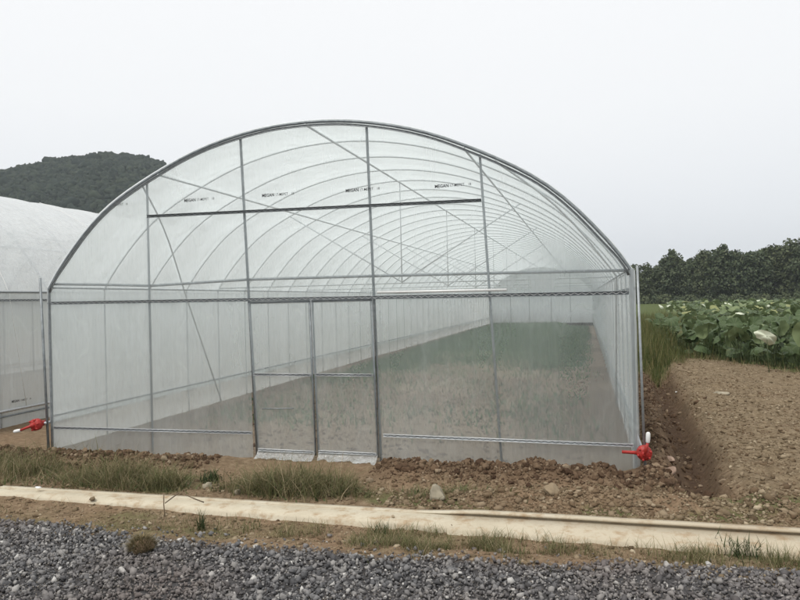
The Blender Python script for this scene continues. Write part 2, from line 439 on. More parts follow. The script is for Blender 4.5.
g_strip = sstep(-.78, -.95, y) * sstep(-1.55, -1.45, y) * sstep(-.05, .2, n_) * .8 + sstep(-1.85, -2.0, y) * sstep(-2.7, -2.4, y) * sstep(-.05, .25, n_) * .5
g_bank = sstep(10, 16, y) * sstep(3.27, 3.4, x)
gr = np.clip(g_far + g_in + g_strip + g_bank, 0, 1)
gv = sstep(.06, -.1, y - gravel_edge(x))
tl = sstep(3.95, 4.2, x - .055 * y) * sstep(-1.5, -1.1, y)
mo = np.clip(np.exp(-((x - trench_x(y)) / .2) ** 2) * sstep(-1, -.5, y) * sstep(9.5, 8, y) + .75 * np.exp(-((y + .42) / .22) ** 2) * (x < 3.7) * (x > -4.5) * (1 - sstep(-1.15, -.9, x) * sstep(.95, .75, x))
             + .6 * np.exp(-((x - trench_x(y) + .36) / .16) ** 2) * (y > -.8) + inside * .35 * sstep(-.05, .15, fbm(x * .8, y * .45, 47, 3)), 0, 1)
ground = mesh_np('ground', V, Q, M['ground'], smooth=True, attrs={'zone': np.stack([gr, gv, tl, mo], -1), 'bed': inside * 1.0})
tag(ground, kind='structure')

# concrete kerb ---------------------------------------------------------------
ks = np.arange(-9, 11.01, .035)
rows = []
for xx in ks:
    n0 = float(fbm(np.array(xx * 1.1), np.array(1.), 50)); n1 = float(fbm(np.array(xx * 5.), np.array(2.), 51)); n2 = float(fbm(np.array(xx * 6.), np.array(7.), 52))
    f, n = kerb_far(xx) + .003 * n2 + .004 * n0, kerb_near(xx) + .010 * n0 + .010 * n1
    lip = float(sstep(1.5, 2.1, xx))                 # further along, a separate narrow lip with a joint before it
    top = .024 + .002 * n0 + .02 * lip
    jx = f - .075
    L_ = lip
    rows.append([(xx, f + .004, -.08), (xx, f, top + .008 * L_), (xx, jx, top + .008 * L_), (xx, jx + .001, top - .004 - .004 * L_), (xx, jx + .05 * L_ + .001, top - .005 - .008 * L_), (xx, jx + .05 * L_, top - .006 - .022 * L_),
                 (xx, jx - .014 - .004 * n2 * L_, top - .006 - .022 * L_), (xx, jx - .016 - .004 * n2 * L_, top - .005 - (.018 + .003 * n1) * L_),
                 (xx, (f + n) / 2 - .03, top - .006 - .026 * L_ + .002 * n2), (xx, n + .02, top - .010 - .034 * L_ + .002 * n1), (xx, n, top - .026 - .03 * L_), (xx, n - .02 + .02 * n1, -.08)])
rows = np.array(rows); m_, k_ = rows.shape[:2]
ii = (np.arange(m_ - 1)[:, None] * k_ + np.arange(k_ - 1)[None]).ravel()
kerb = mesh_np('kerb', rows.reshape(-1, 3), np.stack([ii, ii + 1, ii + k_ + 1, ii + k_], -1), M['concrete'])
tag(kerb, kind='structure')

# ------------------------------------------------------------------ scatter
def rand_rot(n):
    q = rng.normal(size=(n, 4)); q /= np.linalg.norm(q, axis=1, keepdims=True)
    w_, x_, y_, z_ = q.T
    return np.stack([1 - 2 * (y_ * y_ + z_ * z_), 2 * (x_ * y_ - z_ * w_), 2 * (x_ * z_ + y_ * w_), 2 * (x_ * y_ + z_ * w_), 1 - 2 * (x_ * x_ + z_ * z_), 2 * (y_ * z_ - x_ * w_),
                     2 * (x_ * z_ - y_ * w_), 2 * (y_ * z_ + x_ * w_), 1 - 2 * (x_ * x_ + y_ * y_)], -1).reshape(-1, 3, 3)

def hull_proto(seed, n=11, flat=.75):
    r = np.random.default_rng(seed)
    P = r.normal(size=(n, 3)); P /= np.linalg.norm(P, axis=1, keepdims=True)
    P *= r.uniform(.75, 1.1, (n, 1)); P *= np.array([1, r.uniform(.65, .95), flat * r.uniform(.7, 1.1)])
    bm = bmesh.new()
    for p in P: bm.verts.new(p)
    res = bmesh.ops.convex_hull(bm, input=bm.verts)
    bmesh.ops.delete(bm, geom=[v for v in bm.verts if not v.link_faces], context='VERTS')
    bmesh.ops.triangulate(bm, faces=bm.faces)
    bm.verts.index_update()
    V = np.array([v.co[:] for v in bm.verts]); F = np.array([[v.index for v in f.verts] for f in bm.faces])
    bm.free()
    return V, F

def ico_proto(seed, sub=2, amp=.35, freq=1.6):
    bm = bmesh.new(); bmesh.ops.create_icosphere(bm, subdivisions=sub, radius=1)
    V = np.array([v.co[:] for v in bm.verts]); bm.verts.index_update(); F = np.array([[v.index for v in f.verts] for f in bm.faces]); bm.free()
    d = fbm(V[:, 0] * freq + V[:, 2] * 1.3 + seed * 3.1, V[:, 1] * freq - V[:, 2] * .9 + seed, seed, 3)
    return V * (1 + amp * 1.6 * d)[:, None], F

def crumb_proto(seed, sub=2, cuts=7, amp=.16, freq=3.2):
    V, F = ico_proto(seed, sub, .18, 1.3)
    r = np.random.default_rng(seed)
    for _ in range(cuts):
        n_ = r.normal(size=3); n_ /= np.linalg.norm(n_); d = r.uniform(.45, .8)
        k = V @ n_; V = V - np.outer(np.maximum(k - d, 0), n_)
    d = fbm(V[:, 0] * freq + V[:, 2] * 2.1 + seed, V[:, 1] * freq - V[:, 2] * 1.7, seed + 5, 3)
    V = V * (1 + amp * 2 * d)[:, None] * r.uniform(.75, 1.2, 3)
    return V, F

def scatter(name, protos, P, S, mat, kind='stuff', smooth=False, rot=None):
    P = np.asarray(P, float); n = len(P); S = np.asarray(S, float)
    if S.ndim == 1: S = S[:, None]
    Rm = rand_rot(n) if rot is None else rot
    which = rng.integers(0, len(protos), n)
    vs_, fs, off = [], [], 0
    for k, (pv, pf) in enumerate(protos):
        id_ = np.where(which == k)[0]
        if not len(id_): continue
        v = np.einsum('nij,vj->nvi', Rm[id_], pv) * S[id_][:, None, :] + P[id_][:, None, :]
        vs_.append(v.reshape(-1, 3))
        fs.append((pf[None] + (off + np.arange(len(id_)) * len(pv))[:, None, None]).reshape(-1, 3)); off += len(id_) * len(pv)
    o = mesh_np(name, np.vstack(vs_), np.vstack(fs), mat, smooth=smooth)
    if kind: o['kind'] = kind
    return o

def pts(n, x0, x1, y0, y1, keep=None):
    x = rng.uniform(x0, x1, n); y = rng.uniform(y0, y1, n)
    if keep is not None:
        k = rng.random(n) < np.clip(keep(x, y), 0, 1); x, y = x[k], y[k]
    return x, y

stones = [hull_proto(100 + k) for k in range(14)]
# gravel
x, y = pts(52000, -4.2, 6.2, -4.3, -2.2, lambda x, y: np.maximum(sstep(.08, -.14, y - gravel_edge(x)), .10 * np.exp(-np.abs(y - gravel_edge(x)) / .14) * (y < -1.95)) * np.where((x < -2.6) & (y < -3.2), .3, 1))
s = rng.lognormal(math.log(.0128), .42, len(x)); s = np.clip(s, .005, .036)
z = ground_h(x, y, False) + .25 * s + rng.uniform(0, .012, len(x))
scatter('gravel', stones, np.stack([x, y, z], -1), s, M['gravel'])
x, y = pts(30000, -3.5, 6.0, -4.2, -2.3, lambda x, y: sstep(.05, -.1, y - gravel_edge(x)) * (.25 + 1.4 * np.clip(fbm(x * 1.4, y * 1.4, 88) + .05, 0, 1)))
s = rng.uniform(.003, .0075, len(x))
M['fines'] = island('gravel_fines', [(0, (.12, .105, .09)), (.5, (.22, .195, .165)), (1, (.34, .31, .27))], .95, 60, .2, (.1, .08, .06), 0, spec=.1)
scatter('gravel_fines', stones[:5], np.stack([x, y, ground_h(x, y, False) + rng.uniform(.004, .024, len(x))], -1), s, M['fines'])
clods = [crumb_proto(200 + k, 3, 8, .2, 3.4) for k in range(10)]
clods_s = [crumb_proto(240 + k, 1, 5, .3, 2.5) for k in range(6)] + [hull_proto(260 + k, 9, .7) for k in range(6)]
# heaped clods along the front
def heapd(x, y):
    door = sstep(-1.1, -.9, x) * sstep(.95, .75, x)
    a = np.exp(-((y + .42) / .24) ** 2) * (1 - door) * (x < 3.6)
    b_ = np.exp(-((x - trench_x(y) + .36) / .16) ** 2) * (y > -.7) * (y < 8.5)
    return np.maximum(a, b_ * .9)
x, y = pts(30000, -4.6, 4.3, -1.0, 0.0, heapd)
x2, y2 = pts(9000, 3.3, 4.4, 0, 9, heapd)
x5, y5 = pts(2600, 3.4, 4.8, -.9, 9, lambda x, y: np.exp(-((x - trench_x(y)) / .22) ** 2))
x = np.r_[x, x2, x5]; y = np.r_[y, y2, y5]
s = np.clip(rng.lognormal(math.log(.0115), .5, len(x)), .005, .042)
z = ground_h(x, y) + s * .2
k = ~((np.abs(x) < 3.3) & (y > -.06)) & ((np.hypot(x - 3.33, y + .15) > .22) | (s < .012))
big = s > .024
scatter('dug_soil_clods', clods_s, np.stack([x, y, z], -1)[k & ~big], s[k & ~big], M['clod'])
scatter('dug_soil_lumps', clods, np.stack([x, y, z], -1)[k & big], s[k & big], M['clod'])
# dry clods on the bank in front of the heap and in the tilled bed
x, y = pts(12000, -4.5, 6, -1.6, -.65, lambda x, y: .35 + .6 * sstep(1, 2, x))
x2, y2 = pts(60000, 3.9, 8.2, -1.4, 12.5, lambda x, y: sstep(3.98, 4.15, x - .055 * y) * (.25 + .75 * sstep(9, 0, y)) * (.5 + 1.3 * np.clip(fbm(x * 1.5, y * 2.5, 61) + .3, 0, 1)))
x3, y3 = pts(9000, -4, 6, -2.7, -1.85)
x4, y4 = pts(4200, 1.2, 4.7, -1.5, -1.02)
x = np.r_[x, x2, x3, x4]; y = np.r_[y, y2, y3, y4]
s = np.clip(rng.lognormal(math.log(.0105), .55, len(x)), .004, .045)
s[-len(x4):] *= 1.1
s[len(x) - len(x4) - len(x3):len(x) - len(x4)] *= .75
z = ground_h(x, y) + s * .1
kb = (y < kerb_far(x) - .02 - .05 * (fbm(x * 3, x * 0, 307) > .1)) & (y > kerb_near(x) - .012) & (rng.random(len(x)) > .003)
z = np.where((y < kerb_far(x)) & (y > kerb_near(x)), .022 + s * .2 + .02 * sstep(1.5, 2.1, x) * sstep(kerb_near(x), kerb_far(x), y), z)
x, y, z, s = x[~kb], y[~kb], z[~kb], s[~kb]
S3 = np.stack([s, s, s * .7], -1)
scatter('dry_soil_clods', clods_s, np.stack([x, y, z], -1), S3, M['clod_pale'])
# inside the greenhouse
x, y = pts(9000, -3.1, 3.1, .1, 8)
s = np.clip(rng.lognormal(math.log(.014), .5, len(x)), .006, .04)
scatter('greenhouse_soil_clods', clods_s, np.stack([x, y, ground_h(x, y)], -1), s, M['clod_bed'])

# ------------------------------------------------------------------ grass
def blades(x, y, z, h, wd, lean, seg=3, curve=1.6, fan=None):
    n = len(x)
    a = rng.uniform(0, 2 * np.pi, n) if fan is None else fan
    l = lean * rng.uniform(.2, 1.3, n)
    d = np.stack([np.cos(a), np.sin(a)], -1)
    tw = a + np.pi / 2 + rng.uniform(-.6, .6, n)
    p = np.stack([np.cos(tw), np.sin(tw)], -1)
    lev = []
    for k in range(seg + 1):
        f = k / seg
        c = np.stack([x, y, z], -1).copy()
        c[:, :2] += d * (l * h * f ** curve)[:, None]
        c[:, 2] += h * f * (1 - .25 * np.clip(l, 0, 1.5) * f)
        lev.append((c, wd * (1 - f ** 1.5 * .999)))
    V = np.zeros((n, seg * 2 + 1, 3))
    for k in range(seg):
        c, w_ = lev[k]
        V[:, 2 * k, :] = c; V[:, 2 * k + 1, :] = c
        V[:, 2 * k, :2] -= p * (w_ / 2)[:, None]; V[:, 2 * k + 1, :2] += p * (w_ / 2)[:, None]
    V[:, -1] = lev[seg][0]
    m_ = seg * 2 + 1
    base = (np.arange(n) * m_)[:, None]
    Q = np.concatenate([base + np.array([[2 * k, 2 * k + 1, 2 * k + 3, 2 * k + 2]]) for k in range(seg - 1)]) if seg > 1 else np.zeros((0, 4), int)
    T = base + np.array([[2 * seg - 2, 2 * seg - 1, 2 * seg]])
    return V.reshape(-1, 3), Q, T

def grass(name, x, y, h, wd, lean, mat, dz=0, kind='stuff', **kw):
    z = ground_h(x, y) - .01 + dz
    V, Q, T = blades(x, y, z, h, wd, lean, **kw)
    o = mesh_np(name, V, [Q, T], mat)
    if kind: o['kind'] = kind
    return o

def tufts(n, cx, cy, sx_, sy_):
    return rng.normal(cx, sx_, n), rng.normal(cy, sy_, n)
def okkerb(x, y): return ~((y < kerb_far(x) + .01) & (y > kerb_near(x) - .01))

# strip between kerb and heap: separate patches
gxs, gys, ghs = [], [], []
for cx, cy, sx_, sy_, n, h in [(-3.1, -.95, .45, .24, 6000, .26), (-2.45, -1.2, .3, .18, 2200, .16), (-1.5, -1.2, .28, .16, 5200, .24), (-.98, -1.22, .22, .14, 3400, .20), (-.05, -1.25, .16, .12, 2200, .17), (.32, -1.15, .24, .17, 5200, .25),
                               (.72, -1.2, .18, .12, 1800, .17), (1.45, -1.2, .13, .10, 500, .13), (1.75, -1.1, .12, .10, 600, .12), (2.0, -1.15, .2, .1, 350, .07), (2.9, -.95, .35, .1, 600, .05), (-.4, -1.3, .5, .1, 800, .08), (-3.9, -1.1, .5, .3, 1500, .16)]:
    a, b_ = tufts(n, cx, cy, sx_, sy_); gxs.append(a); gys.append(b_); ghs.append(h * rng.uniform(.35, 1.25, n))
x, y, h = map(np.concatenate, (gxs, gys, ghs))
h = h * rng.uniform(.5, 1.15, len(h)) * (.65 + 1.1 * np.clip(fbm(x * 4, y * 4, 311, 2) + .3, 0, 1))
k = (rng.random(len(x)) < .55) & okkerb(x, y) & (y > -1.62) & (y < -.3) & (fbm(x * 3.2, y * 3.2, 305, 3) + .35 * rng.normal(0, .3, len(x)) > -.12)
grass('grass', x[k], y[k], h[k], rng.uniform(.0025, .0075, k.sum()) * rng.uniform(.6, 1.3, k.sum()), 1.3, M['grass'])
k3 = k & (rng.random(len(x)) < .07)
grass('broad_leaf_weeds', x[k3] + rng.normal(0, .05, k3.sum()), y[k3], rng.uniform(.03, .10, k3.sum()), rng.uniform(.012, .026, k3.sum()), 1.3, M['weed_leaf'])
k2 = k & (rng.random(len(x)) < .16)
grass('brown_grass', x[k2] + rng.normal(0, .06, k2.sum()), y[k2], h[k2] * rng.uniform(.9, 1.5, k2.sum()), rng.uniform(.0015, .003, k2.sum()), .9, M['grass_dry'])
# strip between kerb and gravel
gxs, gys, ghs = [], [], []
for cx, cy, sx_, sy_, n, h in [(-2.0, -2.1, .5, .14, 500, .06), (-.8, -2.35, .35, .1, 500, .05), (-.2, -2.3, .2, .13, 420, .09), (.35, -2.25, .35, .12, 800, .09), (.75, -2.35, .3, .1, 500, .08), (1.3, -2.25, .3, .14, 1500, .09), (1.8, -2.3, .33, .16, 2600, .10),
                               (2.25, -2.3, .25, .14, 1900, .11), (2.6, -2.25, .15, .1, 600, .08), (3.1, -2.2, .3, .09, 900, .09), (3.6, -2.2, .2, .09, 900, .12), (4.0, -2.15, .2, .1, 900, .13), (1.6, -2.45, .3, .12, 900, .10)]:
    a, b_ = tufts(n, cx, cy, sx_, sy_); gxs.append(a); gys.append(b_); ghs.append(h * rng.uniform(.35, 1.25, n))
x, y, h = map(np.concatenate, (gxs, gys, ghs))
k = okkerb(x, y) & (y < -1.85) & (fbm(x * 4.5, y * 4.5, 303, 3) + .35 * rng.normal(0, .3, len(x)) > .03)
grass('verge_grass', x[k], y[k], h[k], rng.uniform(.0025, .005, k.sum()), .9, M['grass'])
# dry litter lying about
x, y = pts(2600, -4, 5.2, -2.45, -.7)
k = okkerb(x, y)
grass('dry_straw', x[k], y[k], rng.uniform(.03, .10, k.sum()), rng.uniform(.002, .005, k.sum()), 1.6, M['grass_dry'])
# rank grass beside the greenhouse, beyond the dug bed
def bed_end(x): return np.interp(x, [3.4, 4.2, 4.8, 5.3, 5.8, 6.2, 6.8, 7.5], [6.6, 8.0, 10.4, 11.8, 11.4, 10.4, 8.2, 7.0])
def gk(x, y): return sstep(3.45, 3.6, x) * sstep(-.3, .5, y - bed_end(x) + .4 * fbm(x * 2, y * 2, 72)) * sstep(6.2, 4.9, x + .04 * (y - 14)) + .25 * (x > 3.5) * (y > 20)
x, y = pts(80000, 3.4, 9.5, 6.2, 44, gk)
h = .72 * (.4 + 1.0 * rng.random(len(x))) * (1 + .7 * fbm(x * .9, y * .9, 71))
h *= sstep(-.2, 2.6, y - bed_end(x)) * .75 + .25
grass('rank_grass', x, y, h, rng.uniform(.008, .02, len(x)), .45, M['grass_deep'])
x, y = pts(9000, 3.6, 7.4, 6, 13, lambda x, y: np.exp(-((y - bed_end(x)) / .6) ** 2) * .7)
grass('bed_edge_grass', x, y, rng.uniform(.05, .22, len(x)), rng.uniform(.006, .012, len(x)), .6, M['grass_dry'])
x, y = pts(9000, -6, 4.5, 40.6, 47)
grass('tall_weeds', x, y, rng.uniform(.5, 1.5, len(x)), rng.uniform(.02, .05, len(x)), .4, M['weed_dark'])
# weeds growing inside the greenhouse
M['crop'] = island('crop_leaf', [(0, (.05, .125, .055)), (.6, (.085, .175, .075)), (1, (.19, .25, .11))], .6, 3, .2, (.02, .05, .02), 0, trans=.25)
x, y = pts(170000, -3.05, 3.05, 1.5, 39.5, lambda x, y: sstep(1, 20, y + 9 * fbm(x * .5, y * .35, 81)) * sstep(3.1, 2.5, np.abs(x)) * (.55 + .8 * np.clip(fbm(x * 1.2, y * .8, 85) + .4, 0, 1)))
grass('greenhouse_weeds', x, y, rng.uniform(.03, .15, len(x)) * (.7 + .6 * sstep(6, 25, y)), rng.uniform(.012, .035, len(x)), 1.1, M['crop'])
x, y = pts(2500, -3.1, 3.1, 1.0, 9, lambda x, y: sstep(.05, .3, fbm(x * 1.1, y * .9, 83)))
grass('greenhouse_seedlings', x, y, rng.uniform(.05, .22, len(x)), rng.uniform(.008, .02, len(x)), .7, M['crop'])

# ------------------------------------------------------------------ greenhouse
HALF = 3.27
ARC = np.array([(3.268, 1.90), (3.245, 1.985), (3.16, 2.085), (3.06, 2.195), (2.865, 2.425), (2.70, 2.60), (2.57, 2.715), (2.42, 2.835), (2.15, 2.99), (1.94, 3.10), (1.78, 3.172), (1.54, 3.285), (1.37, 3.352), (1.10, 3.44), (.74, 3.52), (.39, 3.573), (0, 3.588)])
def arc_profile(n=33, rise=1.0):
    """smooth arch from the right shoulder over the ridge to the left shoulder"""
    P = np.vstack([ARC, (ARC[:-1] * [-1, 1])[::-1]])
    d = np.r_[0, np.cumsum(np.linalg.norm(np.diff(P, axis=0), axis=1))]
    s_ = np.linspace(0, d[-1], n)
    Q = np.stack([np.interp(s_, d, P[:, 0]), np.interp(s_, d, P[:, 1])], -1)
    for _ in range(2):
        Q[1:-1] = .25 * Q[:-2] + .5 * Q[1:-1] + .25 * Q[2:]
    Q[:, 1] = 1.90 + (Q[:, 1] - 1.90) * rise
    return Q
def arch_z(x, rise=1.0):
    a = ARC[::-1]
    return 1.90 + (np.interp(np.abs(x), a[:, 0], a[:, 1]) - 1.90) * rise

def film_sheet(name, P, mat, parent, uvseed=0):
    """P (a,b,3) grid"""
    a, b_ = P.shape[:2]
    ii = (np.arange(a - 1)[:, None] * b_ + np.arange(b_ - 1)[None]).ravel()
    return mesh_np(name, P.reshape(-1, 3), np.stack([ii, ii + 1, ii + b_ + 1, ii + b_], -1), mat, parent, True)

def film_track(parent, P, up, mat_track, front=(0, -1, 0), width=.030, name='film_track', period=.07, wire='wire'):
    """channel that clamps the film, with its zigzag spring wire as a sub-part. P polyline, up (n,3) in-plane normals"""
    P = np.asarray(P, float); up = np.asarray(up, float); f = np.asarray(front, float)
    m = MB()
    def strip(o0, o1, d0, d1):
        n = len(P)
        ring = np.stack([P + up * o0 + f * d0, P + up * o1 + f * d0, P + up * o1 + f * d1, P + up * o0 + f * d1], 1)
        i = np.arange(n - 1)[:, None] * 4; j = np.arange(4)[None]; j2 = (j + 1) % 4
        m.add(ring.reshape(-1, 3), np.vstack([np.stack([i + j, i + j2, i + 4 + j2, i + 4 + j], -1).reshape(-1, 4), [[0, 3, 2, 1]], [[4 * n - 4, 4 * n - 3, 4 * n - 2, 4 * n - 1]]]))
    hw = width / 2
    strip(-hw, hw, .010, .014)
    strip(-hw, -hw + .005, .014, .024)
    strip(hw - .005, hw, .014, .024)
    o = m.build(name, mat_track, parent)
    d = np.r_[0, np.cumsum(np.linalg.norm(np.diff(P, axis=0), axis=1))]
    n = max(2, int(d[-1] / period * 2))
    s_ = np.linspace(.01, d[-1] - .01, n)
    Pc = np.stack([np.interp(s_, d, P[:, k]) for k in range(3)], -1)
    uc = np.stack([np.interp(s_, d, up[:, k]) for k in range(3)], -1)
    sg = np.where(np.arange(n) % 2 == 0, 1, -1)[:, None]
    W = Pc + uc * sg * (hw - .008) + f * .0185
    w_ = MB(); w_.tube(W, .0026, 5)
    w_.build('spring_wire', M[wire], o)
    return o

gh = empty('greenhouse', (0, 0, 0))
tag(gh, 'clear plastic tunnel greenhouse with arched steel hoops and closed double doors, standing in front', 'greenhouse')
Ng = 40
prof = arc_profile(41)
def hoop_pts(rise=1.0):
    q = arc_profile(41, rise)
    leg = [(HALF, z) for z in (-.05, .4, .9, 1.4)]
    L = np.array(leg + list(map(tuple, q)) + [(-a, b_) for a, b_ in leg[::-1]])
    return L
HP = hoop_pts()
P0 = np.stack([HP[:, 0], np.zeros(len(HP)), HP[:, 1]], -1)
first = tube_obj('hoop', P0, .0165, M['steel_dark'], gh, 10)
second = tube_obj('hoop', P0, .0092, M['hoop_zinc'], gh, 8)
second.location = (0, 1, 0)
for k in range(2, Ng + 1):
    c = second.copy(); COL.objects.link(c); c.parent = gh; c.location = (0, k, 0)
# the arched clamp track on the front hoop
q = arc_profile(81); q = q * [.992, 1] - [0, .042]
tan = np.gradient(q, axis=0); tan /= np.linalg.norm(tan, axis=1, keepdims=True)
up = np.stack([tan[:, 1], np.zeros(len(q)), -tan[:, 0]], -1)
film_track(gh, np.stack([q[:, 0], np.full(len(q), -.004), q[:, 1]], -1), up, M['steel'], wire='steel', width=.024)
# end posts
for (xa, za), (xb, zb), r in [((-1.935, 3.07), (-1.94, -.02), .0125), ((-.765, 3.49), (-.65, -.02), .0145), ((.675, 3.50), (.75, -.02), .0145), ((1.85, 3.11), (2.0, -.02), .0125)]:
    tube_obj('end_post', [(xa, .012, za), (xb, .012, zb)], r, M['steel'] if r < .0135 else M['steel_dark'], gh, 10)
# plain tie beam and clamp tracks across the end
tb = np.array([(-3.25, 0.035, 1.955), (-2.57, .035, 1.93), (-1.92, .035, 1.90), (-.74, .035, 1.935), (.65, .035, 1.93), (1.83, .035, 1.92), (3.25, .035, 1.905)])
tube_obj('tie_beam', tb, .0145, M['steel'], gh)
Z1 = np.array([[0, 0, 1.], [0, 0, 1.]])
def htrack(a, b_, mat, **kw): return film_track(gh, [(a[0], -.012, a[1]), (b_[0], -.012, b_[1])], Z1, mat, **kw)
htrack((-1.92, 2.68), (1.86, 2.645), M['groove'], width=.032, wire='steel')
htrack((-3.24, 1.73), (3.24, 1.69), M['steel_dark'], width=.034)
htrack((-3.23, .27), (-.69, .27), M['steel_light'], wire='groove')
htrack((.79, .28), (3.25, .245), M['white_track'], wire='groove')
tube_obj('top_rail', [(.76, -.03, 1.757), (2.09, -.03, 1.748)], .013, M['white_plastic'], gh)
# purlins and side rails
for xx, r in [(0, .0125), (-1.78, .0115), (1.69, .0115)]:
    zz = float(arch_z(xx)) - .03
    tube_obj('purlin', [(xx, -.01, zz), (xx, Ng, zz)], r, M['hoop_zinc'], gh)
for sg in (-1, 1):
    tube_obj('side_rail', [(sg * 3.245, 0, 1.91), (sg * 3.245, Ng, 1.91)], .010, M['steel'], gh)
    tube_obj('side_rail', [(sg * 3.285, 0, 1.73), (sg * 3.285, Ng, 1.73)], .013, M['steel_dark'], gh)
    zp = .325 if sg < 0 else .205
    tube_obj('roll_pipe', [(sg * 3.325, -.06, zp), (sg * 3.325, Ng, zp)], .017, M['steel_light'], gh)
    tube_obj('skirt_rail', [(sg * 3.27, 0, .40), (sg * 3.27, Ng, .40)], .011, M['steel'], gh)
# wind braces: bent against the arch from the end hoop down to the foot of the fifth
def brace(sg, y0, y1):
    xs = np.linspace(2.0, 3.25, 8)
    P = [(sg * a, y0 + (y1 - y0) * .72 * (k / 7), float(arch_z(a)) - .035) for k, a in enumerate(xs)]
    P.append((sg * 3.25, y1, .02))
    tube_obj('wind_brace', P, .0115, M['hoop_zinc'], gh)
for sg in (-1, 1):
    brace(sg, .02, 4); brace(sg, 39.9, 36)
# trusses every fourth hoop
for k in range(4, Ng, 4):
    t0 = tube_obj('roof_truss', [(-3.24, k, 1.945), (3.24, k, 1.945)], .010, M['hoop_zinc'], gh)
    tube_obj('king_post', [(0, k, 1.945), (0, k, 3.57)], .009, M['hoop_zinc'], t0)
    for sg in (-1, 1):
        tube_obj('strut', [(0, k, 1.96), (sg * 1.9, k, float(arch_z(1.9)) - .01)], .009, M['hoop_zinc'], t0)
# films ------------------------------------------------------------
def roof_sheet(parent, mat, rise=1.0, n=Ng, off=.02, seed=0):
    q = arc_profile(49, rise)
    tan = np.gradient(q, axis=0); tan /= np.linalg.norm(tan, axis=1, keepdims=True)
    nrm = np.stack([tan[:, 1], -tan[:, 0]], -1)
    ys = np.concatenate([np.linspace(-.02, 8, 8 * 10 + 1), np.arange(8.25, n + .01, .25)])
    G = np.zeros((len(q), len(ys), 3))
    for b_, yy in enumerate(ys):
        sag = .022 * math.sin(math.pi * (yy % 1)) ** 2 if yy > 0 else 0
        wob = .010 * fbm(np.arange(len(q)) * .35 + 9 * seed, np.full(len(q), yy * 1.7), 90 + seed, 3)
        pp = q + nrm * (off - sag + wob * min(1, max(0, yy * 2)))[:, None]
        G[:, b_, 0] = pp[:, 0]; G[:, b_, 1] = yy; G[:, b_, 2] = pp[:, 1]
    return film_sheet('roof_film', G, mat, parent)
roof_sheet(gh, M['film_roof'])
def side_sheet(name, parent, mat, X, z0, z1, y0, y1, sg, seed, amp=.02, sag=.018):
    ys = np.concatenate([np.arange(y0, min(y1, y0 + 12), .08), np.arange(min(y1, y0 + 12), y1 + .01, .25)]); zs = np.linspace(z0, z1, 22)
    Yg, Zg = np.meshgrid(ys, zs)
    f = (Zg - z0) / (z1 - z0)
    w_ = amp * fbm(Yg * 2.6, Zg * .55, 120 + seed, 4) * (1.2 - f * .8) - sag * np.sin(np.pi * np.mod(Yg, 1)) ** 2
    return film_sheet(name, np.stack([X + sg * w_, Yg, Zg], -1), mat, parent)
for sg in (-1, 1):
    side_sheet('side_film', gh, M['film_side'], sg * 3.30, .325 if sg < 0 else .205, 1.905, 0, Ng, sg, 3 + sg)
    side_sheet('skirt_film', gh, M['film_side'], sg * 3.288, -.03, .40, 0, Ng, sg, 7 + sg, .012, .008)
# end film: everything under the arch except the doorway, slightly slack
def end_sheet(yy, door, name='end_film', seed=0, rise=1.0):
    xs = np.unique(np.r_[np.linspace(-3.26, -.69, 54), np.linspace(-.69, .735, 30), np.linspace(.735, 3.26, 54)])
    V, idx, F = [], {}, []
    nz = 60
    for i, xx in enumerate(xs):
        ztop = float(arch_z(xx, rise)) - .005
        zs = np.r_[np.linspace(-.02, 1.715, 30), np.linspace(1.715, max(ztop, 1.72), 31)[1:]]
        for j, zz in enumerate(zs):
            idx[i, j] = len(V); V.append((xx, yy, zz))
    V = np.array(V)
    edge = sstep(0, .25, 3.27 - np.abs(V[:, 0]))
    V[:, 1] += edge * (.012 * fbm(V[:, 0] * 2.1, V[:, 2] * 1.1, 140 + seed, 4) + .006 * fbm(V[:, 0] * 9, V[:, 2] * 2, 150 + seed, 3) * sstep(.9, .0, V[:, 2]))
    for i in range(len(xs) - 1):
        for j in range(nz - 1):
            if door and xs[i] >= -.70 and xs[i + 1] <= .745 and j < 29: continue
            F.append((idx[i, j], idx[i + 1, j], idx[i + 1, j + 1], idx[i, j + 1]))
    return mesh_np(name, V, np.array(F), M['film'] if door else M['film_back'], gh, True)
end_sheet(-.006, True)
end_sheet(Ng + .01, False, seed=3)
for xx in (-1.9, -.7, .7, 1.9):
    tube_obj('end_post', [(xx, Ng, 0), (xx, Ng, float(arch_z(xx)))], .0145, M['steel'], gh)
tube_obj('tie_beam', [(-3.25, Ng, 1.7), (3.25, Ng, 1.7)], .0145, M['steel'], gh)
# crumpled film wrapped round the corner post beside the trench
zs = np.linspace(.0, 1.92, 60); a = np.linspace(-1.9, .8, 9)
G = np.zeros((60, 9, 3))
for i, zz in enumerate(zs):
    rr = .030 + .010 * fbm(a * 2, np.full(9, zz * 3.), 160, 3) + .006 * math.sin(zz * 2.1) + .012 * max(0, .4 - zz)
    G[i, :, 0] = 3.275 + np.sin(a + .3) * rr; G[i, :, 1] = -np.cos(a + .3) * rr; G[i, :, 2] = zz
film_sheet('corner_film', G, M['film_fold'], gh)
